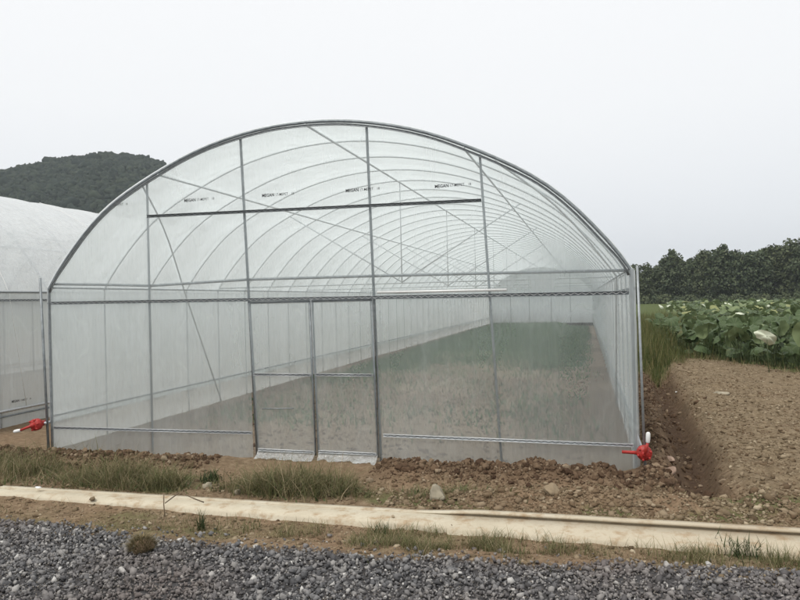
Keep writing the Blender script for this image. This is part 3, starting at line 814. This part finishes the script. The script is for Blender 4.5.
# double doors
def door(x0, x1, xt0, xt1, seed):
    f = MB()
    yb = -.012
    def bar(p, q_, r=.0125): f.tube([p, q_], r, 8)
    bar((x0, yb, .045), (xt0, yb, 1.685)); bar((x1, yb, .045), (xt1, yb, 1.685)); bar((xt0, yb, 1.68), (xt1, yb, 1.68)); bar((x0, yb, .07), (x1, yb, .07), .011)
    d = f.build('door', M['steel_dark'], gh, True)
    xm0, xm1 = (x0 + xt0) / 2, (x1 + xt1) / 2
    r1 = film_track(d, [(xm0 + .01, yb - .012, .905), (xm1 - .01, yb - .012, .90)], Z1, M['steel_light'], name='middle_rail', width=.028, wire='groove')
    r2 = film_track(d, [(x0 + .01, yb - .012, .095), (x1 - .01, yb - .012, .085)], Z1, M['white_track'], name='bottom_rail', width=.026, wire='groove')
    xs = np.linspace(0, 1, 18); zs = np.linspace(.06, 1.675, 36)
    G = np.zeros((36, 18, 3))
    for i, zz in enumerate(zs):
        fz = (zz - .045) / 1.64
        a_, b_ = x0 + (xt0 - x0) * fz, x1 + (xt1 - x1) * fz
        G[i, :, 0] = a_ + (b_ - a_) * xs; G[i, :, 2] = zz
        G[i, :, 1] = yb - .013 + .012 * fbm(xs * 3 + seed, np.full(18, zz * 1.6), 170 + seed, 3) * np.sin(np.pi * xs)
    film_sheet('door_film', G, M['film'], d)
    # loose foot of the film trailing on the ground
    xs = np.linspace(0, 1, 34); tt = np.linspace(0, 1, 9)
    G = np.zeros((9, 34, 3))
    for i, s_ in enumerate(tt):
        G[i, :, 0] = x0 + (x1 - x0) * xs + .02 * s_ * (seed - 1.5)
        drop = .07 * (1 - s_) ** 1.4
        fold = fbm(xs * 9 + seed * 4 + s_ * 3, xs * 0 + s_ * 3.2, 180 + seed, 4)
        G[i, :, 1] = yb - .016 - (.03 + .11 * (.35 + .65 * (xs if seed == 2 else np.sin(np.pi * xs) * .6 + .2))) * s_ ** 1.3 + .05 * fold * s_
        G[i, :, 2] = np.maximum(drop + .03 * (fold + .15) * (.3 + s_) * (1 - .3 * s_), 0) + .008
    film_sheet('film_flap', G, M['film_fold'], d)
    return d
d1 = door(-.625, .035, -.69, .005, 1)
d2 = door(.07, .725, .035, .69, 2)
lt = MB(); lt.tube([(-.56, -.034, .535), (-.38, -.036, .54), (-.2, -.034, .545)], .006, 6)
lt.build('dark_bar', M['steel_dark'], d1)  # thin dark bar across the left door leaf

# printed film marks: short lines of small dark lettering
def text_mesh(body, size, bold):
    cu = bpy.data.curves.new('txt', 'FONT'); cu.body = body; cu.size = size; cu.offset = .0012 if bold else .0002
    cu.resolution_u = 2
    tmp = bpy.data.objects.new('txt', cu); COL.objects.link(tmp)
    bpy.context.view_layer.update()
    me = bpy.data.meshes.new_from_object(tmp.evaluated_get(bpy.context.evaluated_depsgraph_get()))
    V = np.array([v.co[:] for v in me.vertices]); F = [list(p.vertices) for p in me.polygons]
    bpy.data.objects.remove(tmp); bpy.data.curves.remove(cu); bpy.data.meshes.remove(me)
    return V, F
def mark(parent, origin, right, upv, words_=(('MEGAN', .047, True, .012), ('17-MEPET', .040, False, .04), ('18', .036, False, 0)), total=.37):
    rgt = np.array(right, float); u = np.array(upv, float)
    ms = [(*text_mesh(a_, b_, c_), d_) for a_, b_, c_, d_ in words_]
    k_ = total / sum(v[:, 0].max() + g for v, f, g in ms)
    x0 = 0
    for Vt, Ft, gap in ms:
        w_ = Vt[:, 0].max()
        P = np.array(origin) + ((Vt[:, :1] + x0) * k_) * rgt + Vt[:, 1:2] * u
        x0 += w_ + gap
        me = bpy.data.meshes.new('printed_mark'); me.from_pydata(P.tolist(), [], Ft); me.materials.append(M['ink'])
        o = bpy.data.objects.new('printed_mark', me); COL.objects.link(o); o.parent = parent
mark(gh, (-2.37, -.022, 2.82), (.9996, 0, .022), (0, 0, 1), (('17-MEPET', .040, False, .03), ('18', .036, False, 0)), .20)
for px, pz in [(-1.45, 2.835), (-.51, 2.835), (.44, 2.83), (1.39, 2.815)]:
    mark(gh, (px, -.022, pz - .02), (.9996, 0, .022), (0, 0, 1))

# ------------------------------------------------------------------ second greenhouse
nb = empty('greenhouse', (-8.47, .25, 0))
tag(nb, 'second plastic tunnel greenhouse beyond the front one, its pale roof and long side wall showing', 'greenhouse')
RISE = 1.16
HN = hoop_pts(RISE)
PN = np.stack([HN[:, 0], np.zeros(len(HN)), HN[:, 1]], -1)
hn = tube_obj('hoop', PN, .0140, M['steel_dark'], nb)
for k in range(1, 31):
    c = hn.copy(); COL.objects.link(c); c.parent = nb; c.location = (0, k, 0)
roof_sheet(nb, M['film_old'], RISE, 30, .018, 2)
for sg in (-1, 1):
    side_sheet('side_film', nb, M['film_old'], sg * 3.30, .24, 1.905, 0, 30, sg, 13 + sg)
    side_sheet('skirt_film', nb, M['film_side'], sg * 3.285, -.03, .2, 0, 30, sg, 17 + sg, .012, .008)
    tube_obj('side_rail', [(sg * 3.30, 0, 1.92), (sg * 3.30, 30, 1.92)], .016, M['steel'], nb)
    tube_obj('roll_pipe', [(sg * 3.315, 0, .23), (sg * 3.315, 30, .23)], .017, M['steel_light'], nb)
    tube_obj('skirt_rail', [(sg * 3.30, 0, .15), (sg * 3.30, 30, .15)], .014, M['steel_dark'], nb)
film_track(nb, [(3.305, 0, 1.80), (3.305, 30, 1.80)], Z1, M['steel_dark'], front=(1, 0, 0), width=.03)
film_track(nb, [(-3.305, 0, 1.80), (-3.305, 30, 1.80)], Z1, M['steel_dark'], front=(-1, 0, 0), width=.03)
for xx in (0, 1.7, -1.7, 2.75):
    tube_obj('purlin', [(xx, 0, float(arch_z(xx, RISE)) - .03), (xx, 30, float(arch_z(xx, RISE)) - .03)], .0115, M['steel'], nb)
xs = np.linspace(-3.26, 3.26, 40); G = np.zeros((30, 40, 3))
for yy in (0, 30):
    for i in range(30):
        f = i / 29
        G[i, :, 0] = xs; G[i, :, 1] = yy + .008 * fbm(xs * 2, xs * 0 + f * 5, 190, 3); G[i, :, 2] = -.02 + (np.array([float(arch_z(a_, RISE)) for a_ in xs]) + .02) * f
    film_sheet('end_film', G, M['film_old'], nb)
for xx in (-1.9, -.7, .7, 1.9):
    tube_obj('end_post', [(xx, .01, 0), (xx, .01, float(arch_z(xx, RISE)))], .0145, M['steel'], nb)
tube_obj('tie_beam', [(-3.25, .02, 1.7), (3.25, .02, 1.7)], .0145, M['steel'], nb)
# film-holding ropes: over the roof edge, then down the side wall
def rope(k):
    q = arc_profile(41, RISE)[:16][::-1] * [1.006, 1.006]
    P = [(a_, k + .5 - .32 * (i / 15), b_ + .012) for i, (a_, b_) in enumerate(q)] + [(3.345, k + .16, 1.7), (3.34, k + .3, .9), (3.335, k + .42, .25)]
    tube_obj('tie_rope', P, .0045, M['rope'], nb, 6)
for k in range(1, 10, 3): rope(k)
mark(nb, (3.325, 1.15, .33), (0, 1, 0), (0, 0, 1))

# ------------------------------------------------------------------ red film winders
def winder(loc, crank, grip_dir, pole, label):
    w_ = empty('film_winder', loc)
    tag(w_, label, 'film winder', 'red film winders')
    g = MB()
    g.lathe([(-.055, .0), (-.055, .030), (-.05, .040), (-.035, .046), (-.033, .052), (.012, .052), (.016, .046), (.03, .040), (.034, .0)], (0, 0, 0), (0, 1, 0), 20)
    for k in range(6):
        a_ = k * math.pi / 3 + .3
        g.lathe([(-.058, 0), (-.058, .008), (-.03, .009), (.0, .009)], (math.cos(a_) * .044, 0, math.sin(a_) * .044), (0, 1, 0), 8)
    g.build('gearbox', M['red'], w_, True)
    s_ = MB(); s_.lathe([(.03, 0), (.03, .024), (.10, .024), (.10, .018), (.14, .018), (.14, 0)], (0, 0, 0), (0, 1, 0), 14)
    s_.build('pipe_sleeve', M['red'], w_, True)
    l_ = MB(); sgn = -1 if loc[0] > 0 else 1
    if loc[0] > 0:
        l_.tube([(-.035, -.02, 0), (-.085, -.02, .002), (-.15, -.02, .004)], [.015, .012, .011], 10)
        l_.build('lug', M['red'], w_, True)
    c_ = MB(); c = np.array(crank, float)
    c_.lathe([(-.075, 0), (-.075, .018), (-.045, .02)], (0, 0, 0), (0, 1, 0), 12)
    mid = c * .5
    c_.tube([(0, -.066, 0), tuple(mid * [1, 1, 1] + [0, -.066, 0]), tuple(c + [0, -.066, 0])], [.014, .011, .010], 8)
    c_.build('crank_arm', M['red'], w_, True)
    gp = MB(); d = np.array(grip_dir, float)
    gp.lathe([(-.005, 0), (-.005, .011), (.0, .014), (.03, .0155), (.06, .0145), (.07, .009), (.071, 0)], tuple(c + [0, -.066, 0]), tuple(d), 12)
    gp.build('grip', M['white_plastic'], w_, True)
    SC = 1.32
    w_.scale = (SC, 1.2, SC)
    tube_obj('guide_pole', [tuple((np.array(pole[0]) - loc) / [1.32, 1.2, 1.32]), tuple((np.array(pole[1]) - loc) / [1.32, 1.2, 1.32])], .0115 if loc[0] < 0 else .009, M['steel_dark'] if loc[0] < 0 else M['steel'], w_, 10)
    return w_
winder((-3.365, -.13, .325), (-.125, 0, -.045), (-.97, 0, -.2), ((-3.365, -.03, 2.03), (-3.30, -.03, -.05)), 'red hand winder with its crank and white grip swung out sideways towards the second greenhouse')
winder((3.335, -.14, .205), (.022, 0, .085), (.06, 0, 1), ((3.318, -.045, 1.945), (3.35, -.045, -.05)), 'red hand winder with its white grip pointing up, at the corner post beside the trench')

# ------------------------------------------------------------------ loose stones, scraps, clumps
def stone(name, x_, y_, s3, mat, label, cat, seed, sub=3, amp=.3, dz=0.):
    Vp, Fp = crumb_proto(seed, sub, 7, amp * .6, 2.6)
    Vp = Vp * np.array(s3)
    o = mesh_np(name, Vp, Fp, mat, loc=(x_, y_, float(ground_h(np.array(x_), np.array(y_))) + s3[2] * .45 + dz))
    tag(o, label, cat); return o
stone('stone', 1.62, -1.33, (.085, .07, .085), M['stone_pale'], 'largest pale rough stone, standing in the grass just behind the kerb', 'stone', 301)
stone('stone', -.52, -1.28, (.05, .04, .05), M['stone_pale'], 'squat buff stone in grass behind the kerb before the closed doors', 'stone', 302)
stone('stone', -.16, -1.40, (.03, .03, .035), M['stone_pale'], 'small grey stone sitting at the back edge of the kerb', 'stone', 303)
stone('stone', 3.57, -.12, (.07, .05, .045), M['stone_pink'], 'pinkish stone on the dug heap between the red winder and the trench', 'stone', 304)
stone('stone', 3.62, .35, (.07, .08, .04), M['stone_pink'], 'flat pinkish slab of earth on the heap beside the trench', 'stone', 305)
stone('stone', 2.55, -1.2, (.085, .06, .045), M['clod_pale'], 'broad pale lump of dry earth at the back of the kerb', 'earth lump', 306)
stone('stone', 4.9, 5.2, (.16, .07, .05), M['stone_pale'], 'long flat brownish stone lying in the tilled bed near the lotus', 'stone', 307)
stone('scrap', -1.98, -1.70, (.035, .03, .012), M['scrap'], 'white scrap lying on the concrete kerb', 'scrap', 308, 2, .2, .055)
stone('scrap', 4.35, 6.3, (.03, .03, .02), M['scrap'], 'tiny white scrap on the tilled bed beside the greenhouse wall', 'scrap', 309, 2, .2, .02)
# dry uprooted grass clod on the gravel
cx, cy = -.08, -2.92
o = stone('grass_clod', cx, cy, (.085, .08, .07), M['clod'], 'ball of uprooted dry grass and earth lying on the gravel', 'grass clod', 310, 3, .35)
n = 900
th = rng.uniform(0, 2 * np.pi, n); ph = np.arccos(rng.uniform(-.1, 1, n))
D = np.stack([np.sin(ph) * np.cos(th), np.sin(ph) * np.sin(th), np.cos(ph)], -1)
B = D * .075
V, Q, T = blades(B[:, 0], B[:, 1], B[:, 2] - .005, rng.uniform(.02, .05, n), rng.uniform(.003, .006, n), 1.6, fan=th + rng.normal(0, .5, n))
mesh_np('dry_blades', V, [Q, T], M['grass_dry'], o)

def weed(x_, y_, n, h, sp_, mat, label, wd=(.006, .014), lean=.45, name='weed', cat='weed'):
    a = rng.normal(0, sp_, n); b_ = rng.normal(0, sp_, n)
    V, Q, T = blades(a, b_, np.zeros(n), h * rng.uniform(.4, 1.1, n), rng.uniform(*wd, n), lean, seg=4)
    o = mesh_np(name, V, [Q, T], mat, loc=(x_, y_, float(ground_h(np.array(x_), np.array(y_))) - .01))
    return tag(o, label, cat)
weed(4.38, -1.93, 60, .34, .035, M['weed_dark'], 'tall dark green weed at the end of the kerb, cut off by the picture edge', (.007, .014), .35)
weed(3.78, -2.08, 120, .15, .07, M['weed_dark'], 'low bushy green weed growing against the front of the kerb near the tall weed', (.006, .011), .7)
weed(-.02, -2.26, 34, .19, .02, M['weed_dark'], 'thin upright weed between kerb and gravel beside the grass clod', (.004, .009), .55)
weed(.36, -2.22, 40, .13, .04, M['grass'], 'straggly olive weed on the dirt between kerb and gravel, ahead of the door', (.004, .008), .7)
weed(1.36, -2.1, 34, .13, .03, M['weed_dark'], 'short spiky weed at the front edge of the kerb, leaves over the concrete', (.004, .009), .6)
weed(-.62, -1.05, 70, .15, .06, M['weed_dark'], 'dark leafy weed beside the buff stone, between the two big grass patches', (.008, .016), .7)
weed(.12, -.62, 26, .17, .02, M['weed_dark'], 'single small weed standing on bare soil in front of the doors', (.005, .010), .4)
# bent dry twigs by the kerb
for k, (P, lab) in enumerate([([(-.42, -2.12, .0), (-.44, -2.1, .09), (-.45, -2.08, .175)], 'upright dry twig leaning against the kerb edge'), ([(-.43, -2.1, .10), (-.38, -2.07, .14), (-.335, -2.05, .172)], 'short dry twig forking off the upright one'),
                              ([(-.27, -2.06, .165), (-.2, -2.04, .13), (-.13, -2.02, .10)], 'loose dry twig lying aslant on the kerb')]):
    o = tube_obj('twig', P, [.004, .005, .0045], M['twig'], None, 6)
    tag(o, lab, 'twig')

# ------------------------------------------------------------------ lotus
def leaf_mesh(seed, rad=.24, droop=.25, dip=.12):
    r = np.random.default_rng(seed)
    nr, na = 5, 22
    a = np.arange(na) * 2 * np.pi / na
    V = [(0, 0, -dip * rad)]
    ph1, ph2 = r.uniform(0, 6.28, 2)
    for i in range(1, nr + 1):
        f = i / nr
        rr = rad * f * (1 + .06 * np.sin(3 * a + ph1) + .04 * np.sin(7 * a + ph2))
        zz = -dip * rad * (1 - f) ** 1.5 + rad * (.16 * np.sin(2 * a + ph1) + .10 * np.sin(5 * a + ph2) + .05 * np.sin(9 * a)) * f ** 2 - droop * rad * f ** 2.5 * (.5 + .5 * np.cos(a - ph1))
        V += list(zip(rr * np.cos(a), rr * np.sin(a), zz))
    F3 = [(0, 1 + k, 1 + (k + 1) % na) for k in range(na)]
    F4 = [(1 + (i - 1) * na + k, 1 + i * na + k, 1 + i * na + (k + 1) % na, 1 + (i - 1) * na + (k + 1) % na) for i in range(1, nr) for k in range(na)]
    return np.array(V), np.array(F4), np.array(F3)
VEIN = np.r_[1, np.tile(np.arange(22) % 2, 5)].astype(np.float32)
def rot_xyz(ax, ay, az):
    return np.array(Matrix.Rotation(az, 3, 'Z') @ Matrix.Rotation(ay, 3, 'Y') @ Matrix.Rotation(ax, 3, 'X'))
def lotus_proto(seed, nl, loc, label):
    r = np.random.default_rng(seed)
    root = empty('lotus_plant', loc, 0)
    tag(root, label, 'lotus', 'lotus plants along the near edge of the field')
    for k in range(nl):
        a = r.uniform(0, 6.28); rad = r.uniform(.05, .34); h = r.uniform(.35, 1.1)
        c = np.array([rad * math.cos(a), rad * math.sin(a), h])
        Vl, F4, F3 = leaf_mesh(seed * 31 + k, r.uniform(.10, .215), r.uniform(0, 1.6))
        Rm = rot_xyz(r.uniform(-.95, .95), r.uniform(-.95, .95), r.uniform(0, 6.28))
        lf = mesh_np('leaf', Vl @ Rm.T + c, [F4, F3], M['lotus'], root, True, attrs={'vein': VEIN})
        m = MB(); m.tube([(c[0] * .3, c[1] * .3, -.2), (c[0] * .6 + r.normal(0, .03), c[1] * .6, h * .5), tuple(c + [0, 0, -.025])], [.009, .008, .006], 6)
        m.build('stem', M['stalk'], root, True)
    return root
protos = [lotus_proto(400 + k, [7, 8, 9, 7, 8, 10][k], (0, 0, -50), None) for k in range(6)]
spots = []
def edge_x(y_): return np.interp(y_, [8.2, 9.5, 11.0, 12.2, 14, 18, 30], [7.1, 6.7, 6.25, 5.75, 5.35, 5.5, 6.2])
yy = 8.2
r2 = np.random.default_rng(5)
while yy < 27:
    xe = float(edge_x(yy))
    width = 1.5 + .12 * (yy - 8) + (yy - 7) * .2
    xx = xe + r2.uniform(0, .3)
    while xx < xe + width and xx < 2.84 + (yy + 7.1) * .33 + .8:
        spots.append((xx + r2.normal(0, .12), yy + r2.normal(0, .15)))
        xx += r2.uniform(.55, .95) * (1 + (yy - 8) * .02)
    yy += r2.uniform(.55, .8) * (1 + (yy - 8) * .03)
def copy_tree(o):
    c = o.copy(); COL.objects.link(c)
    for ch in list(o.children):
        d = ch.copy(); COL.objects.link(d); d.parent = c
    return c
nsp = len(spots)
gen_label = 'lotus plant with several broad grey-green leaves on tall stalks in the field edge'
special = {}
for want, lab in [((5.3, 13.6), 'leafy lotus clump standing furthest out in the rank grass beside the greenhouse'), ((6.5, 9.6), 'lotus plant nearest the tilled bed, dark leaves overhanging its edge'), ((5.75, 11.8), 'tall lotus with a big drooping leaf between the grass and the lotus bank')]:
    k = min(range(nsp), key=lambda i: (spots[i][0] - want[0]) ** 2 + (spots[i][1] - want[1]) ** 2 + (100 if i in special else 0)); special[k] = lab
for i, (px, py) in enumerate(spots):
    o = protos[i] if i < 6 else copy_tree(protos[i % 6])
    o.location = (px, py, float(ground_h(np.array(px), np.array(py))) - .02)
    s_ = r2.uniform(.8, 1.12)
    o.scale = (s_, s_, s_); o.rotation_euler = (0, 0, r2.uniform(0, 6.28))
    o['label'] = special.get(i, gen_label)
    o['group'] = 'lotus plants along the near edge of the field'
    o['category'] = 'lotus'
# one leaf blown over so that its pale underside shows
Vl, F4, F3 = leaf_mesh(77, .19, .6, .05)
root = empty('lotus_leaf', (6.28, 8.3, 0))
tag(root, 'single lotus leaf blown over on its stalk, showing its whitish underside', 'lotus leaf')
Rm = rot_xyz(1.2, .5, -.1)
Vq = Vl * [1.15, .46, 1.6]
mesh_np('leaf', Vq @ Rm.T + [0, 0, .80], [F4, F3], M['lotus_pale'], root, True)
m = MB(); m.tube([(.05, .1, -.1), (.02, .08, .4), (0, .01, .80)], [.009, .008, .006], 6); m.build('stem', M['stalk'], root, True)
# rest of the field: one mass
x, y = pts(14000, 5.5, 75, 14, 130, lambda x, y: (x > edge_x(y) + 1.0 + .035 * (y - 14)) * (x > 2.84 + (y + 7.1) * .105) * (x < 2.84 + (y + 7) * .52) * (18 / np.maximum(y, 18)) ** .7 * (y < 95))
n = len(x)
lv = [leaf_mesh(500 + k, 1.0, .3 + .15 * k) for k in range(5)]
vs_, q4, t3, off = [], [], [], 0
zt = ground_h(x, y, False) + rng.uniform(.45, 1.05, n) + .10 * fbm(x * .3, y * .3, 95)
sz = rng.uniform(.17, .32, n) * (1 + np.clip(y - 30, 0, 80) * .006)
for i in range(n):
    Vl, F4, F3 = lv[i % 5]
    Rm = rot_xyz(rng.normal(0, .32), rng.normal(0, .32), rng.uniform(0, 6.28))
    vs_.append(Vl @ Rm.T * sz[i] + [x[i], y[i], zt[i]]); q4.append(F4 + off); t3.append(F3 + off); off += len(Vl)
o = mesh_np('lotus_field', np.vstack(vs_), [np.vstack(q4), np.vstack(t3)], M['lotus'], smooth=True, attrs={'vein': np.tile(VEIN, n)}); o['kind'] = 'stuff'
# white turned leaves and buds dotted over the field
x, y = pts(120, 6.5, 40, 12, 60, lambda x, y: (x > edge_x(y) + .8) * (x < 2.84 + (y + 7) * .5) * .8)
vs_, q4, t3, off = [], [], [], 0
for i in range(len(x)):
    Vl, F4, F3 = lv[i % 5]
    Rm = rot_xyz(rng.normal(.6, .5), rng.normal(0, .5), rng.uniform(0, 6.28))
    vs_.append(Vl * [1, .6, .7] @ Rm.T * rng.uniform(.10, .19) + [x[i], y[i], rng.uniform(.75, 1.0)]); q4.append(F4 + off); t3.append(F3 + off); off += len(Vl)
o = mesh_np('turned_lotus_leaves', np.vstack(vs_), [np.vstack(q4), np.vstack(t3)], M['lotus_pale'], smooth=True); o['kind'] = 'stuff'
# undergrowth in the lotus beds
x, y = pts(30000, 5, 30, 8, 60, lambda x, y: (x > edge_x(y) - .2) * (x < 2.84 + (y + 7) * .52) * np.minimum(1, (16 / np.maximum(y, 10)) ** 1.2))
grass('lotus_undergrowth', x, y, rng.uniform(.15, .6, len(x)), rng.uniform(.012, .03, len(x)), .5, M['weed_dark'])

# ------------------------------------------------------------------ trees beyond the field
def tree_proto(seed, H, Wd, shape):
    r = np.random.default_rng(seed)
    root = empty('tree', (0, 0, 0))
    tr = MB()
    lean = r.normal(0, .2, 2)
    top = np.array([lean[0], lean[1], H * .75])
    tr.tube([(0, 0, -.4), (lean[0] * .3, lean[1] * .3, H * .25), (lean[0] * .7, lean[1] * .7, H * .5), tuple(top)], [H * .022, H * .017, H * .012, H * .005], 7)
    centers = []
    nl = 16 if shape != 'spire' else 14
    for k in range(nl):
        f = (k + .5) / nl
        zz = H * (.12 + .80 * f)
        if shape == 'round': w_ = Wd * .5 * math.sin(math.pi * min(1, .22 + .70 * f)) ** .8
        elif shape == 'spire': w_ = Wd * .45 * (1.06 - f) ** .8
        else: w_ = Wd * .5 * (.45 + .5 * math.sin(math.pi * (.2 + .6 * f)))
        a = k * 2.4 + r.uniform(-.4, .4)
        c = np.array([math.cos(a) * w_ * r.uniform(.4, .8), math.sin(a) * w_ * r.uniform(.4, .8), zz])
        centers.append((c, max(.5, w_ * r.uniform(.5, .8))))
        tr.tube([tuple(np.array([lean[0] * .4, lean[1] * .4, zz * .75])), tuple((c + [0, 0, zz * .78]) / 2 + [0, 0, 0]), tuple(c)], [H * .007, H * .005, H * .002], 5)
    centers.append((np.array([lean[0], lean[1], H * .92]), Wd * (.14 if shape == 'spire' else .22)))
    tr.build('trunk', M['bark'], root, True)
    vs_, fs, off = [], [], 0
    for c, rad in centers:
        n = int(150 * max(.6, rad))
        d = r.normal(size=(n, 3)); d /= np.linalg.norm(d, axis=1, keepdims=True)
        p = c + d * (rad * r.uniform(.45, 1.12, (n, 1)) * np.array([1, 1, .8]))
        p[:, 2] = np.maximum(p[:, 2], .3)
        s_ = r.uniform(.14, .36, n)
        u = r.normal(size=(n, 3)); u /= np.linalg.norm(u, axis=1, keepdims=True)
        w2 = np.cross(u, d + .4 * r.normal(size=(n, 3))); w2 /= np.linalg.norm(w2, axis=1, keepdims=True)
        u *= s_[:, None]; w2 *= (s_ * .7)[:, None]
        vs_.append(np.stack([p - u, p - w2 * .8, p + u, p + w2], 1).reshape(-1, 3))
        fs.append((off + np.arange(n) * 4)[:, None] + np.arange(4)); off += n * 4
    mesh_np('crown', np.vstack(vs_), np.vstack(fs), M['crown'], root)
    return root
TP = [tree_proto(700 + k, 10, [6.0, 6.6, 5.2, 5.6, 6.2, 4.6][k], ['round', 'round', 'tall', 'tall', 'round', 'spire'][k]) for k in range(6)]
sky_x = [-60, -30, 0, 6, 13.5, 16.3, 18.5, 20.5, 22.7, 24.5, 28, 31, 34.6, 37.1, 41, 48, 60, 75]
sky_h = [8.5, 8.5, 8, 7.6, 7.8, 8.0, 9.9, 9.0, 9.3, 9.7, 11.0, 9.5, 9.9, 10.9, 11.9, 12.8, 13.5, 14]
r3 = np.random.default_rng(9)
tl_ = []
xx = -20.0
while xx < 66:
    tl_.append((xx, 141 - .18 * (xx - 14) + r3.normal(0, 1.0), np.interp(xx, sky_x, sky_h) * r3.uniform(.84, 1.0), r3.integers(0, 5)))
    xx += r3.uniform(1.7, 2.7)
xx = -21.0
while xx < 72:
    tl_.append((xx, 148 - .18 * (xx - 14) + r3.normal(0, 1.2), np.interp(xx * .955, sky_x, sky_h) * r3.uniform(.86, 1.04), r3.integers(0, 5)))
    xx += r3.uniform(2.2, 3.2)
tl_.append((28.3, 139, 11.2, 5)); tl_.append((19.0, 140.5, 10.6, 5))
used = set()
for i, (px, py, H, k) in enumerate(tl_):
    k = int(k)
    if k not in used: used.add(k); o = TP[k]
    else: o = copy_tree(TP[k])
    o.location = (px, py, float(ground_h(np.array(px), np.array(py), False)))
    s_ = H / 10.0
    o.scale = (s_ * r3.uniform(.85, 1.1), s_ * r3.uniform(.85, 1.1), s_)
    o.rotation_euler = (0, 0, r3.uniform(0, 6.28))
    lab = 'dark green broadleaf tree in the far wood behind the lotus field'
    if (px, H) == (28.3, 11.2): lab = 'spire-topped tree rising above its neighbours midway along the far wood'
    elif (px, H) == (19.0, 10.6): lab = 'pointed tree standing up out of the far wood near the greenhouse corner'
    if px < 9: tag(o, 'far tree showing dimly through the back end of the front greenhouse', 'tree', 'trees behind the greenhouse')
    else: tag(o, lab, 'tree', 'trees in the far wood')
# bushes along the foot of the wood
bp_ = None
for i in range(30):
    px = 5 + i * 1.75 + r3.normal(0, .4)
    if bp_ is None:
        n = 700
        d = r3.normal(size=(n, 3)); d /= np.linalg.norm(d, axis=1, keepdims=True); d[:, 2] = np.abs(d[:, 2])
        p = d * np.array([1.4, 1.0, 1.25]) * r3.uniform(.4, 1.08, (n, 1)); s_ = r3.uniform(.10, .24, n)
        u = r3.normal(size=(n, 3)); u /= np.linalg.norm(u, axis=1, keepdims=True)
        w2 = np.cross(u, d + .3 * r3.normal(size=(n, 3))); w2 /= np.linalg.norm(w2, axis=1, keepdims=True)
        Vb = np.stack([p - u * s_[:, None], p - w2 * s_[:, None] * .6, p + u * s_[:, None], p + w2 * s_[:, None] * .7], 1).reshape(-1, 3)
        bp_ = mesh_np('bush', Vb, (np.arange(n) * 4)[:, None] + np.arange(4), M['crown']); o = bp_
    else:
        o = bp_.copy(); COL.objects.link(o)
    o.location = (px, 134.5 - .18 * (px - 14) + r3.normal(0, .6), -.05)
    s_ = r3.uniform(.8, 1.35); o.scale = (s_ * 1.1, s_, s_); o.rotation_euler = (0, 0, r3.uniform(0, 6.28))
    tag(o, 'low dark bush at the foot of the far wood', 'bush', 'bushes at the foot of the far wood')

# ------------------------------------------------------------------ wooded hill
az_t = np.array([-80, -65, -56, -50, -43.5, -41.5, -40, -38.5, -36.5, -34.2, -33, -32, -31.2, -30.2, -29, -27, -20, -8])
az_h = np.array([40, 66, 84, 84, 85, 89.5, 93, 95.5, 97, 96.5, 94.5, 91, 78, 58, 36, 16, 4, -2])
def hill_h(az, d):
    Hh = np.interp(az, az_t, az_h)
    b_ = np.where(d < 500, sstep(250, 500, d) ** .8, sstep(800, 500, d))
    return Hh * b_ + 5 * fbm(az * .35, d * .02, 33, 3) * b_ - 2
azs = np.linspace(-80, -8, 110); ds = np.linspace(230, 820, 60)
A, D_ = np.meshgrid(azs, ds)
Hx = 2.84 + D_ * np.sin(np.radians(A)); Hy = -7.1 + D_ * np.cos(np.radians(A)); Hz = hill_h(A, D_)
ii = (np.arange(59)[:, None] * 110 + np.arange(109)[None]).ravel()
hill = mesh_np('hill', np.stack([Hx, Hy, Hz], -1).reshape(-1, 3), np.stack([ii, ii + 1, ii + 111, ii + 110], -1), M['hill'], smooth=True)
tag(hill, kind='structure')
n = 19000
a = rng.uniform(-49, -26, n); d = rng.uniform(300, 515, n)
P = np.stack([2.84 + d * np.sin(np.radians(a)), -7.1 + d * np.cos(np.radians(a)), hill_h(a, d)], -1)
s = rng.lognormal(math.log(1.25), .3, n)
P[:, 2] += s * .2
k = P[:, 2] > 2
blobs = [ico_proto(600 + q_, 2, .7, 3.0) for q_ in range(6)]
scatter('hill_woodland', blobs, P[k], np.stack([s, s, s * 1.0], -1)[k], M['hillwood'])

# ------------------------------------------------------------------ hazy air
hb = MB(); hb.box((0, 0, 55.5), (3600, 3600, 115))
m = bpy.data.materials.new('air'); m.use_nodes = True
t = NT(m)
pv = t.n('ShaderNodeVolumePrincipled', i={'Color': (.86, .93, 1, 1), 'Density': .00034, 'Anisotropy': .0})
om = t.n('ShaderNodeOutputMaterial'); t.t.links.new(pv.outputs[0], om.inputs['Volume'])
hz_o = hb.build('haze', m); hz_o['kind'] = 'stuff'
bpy.context.view_layer.update()
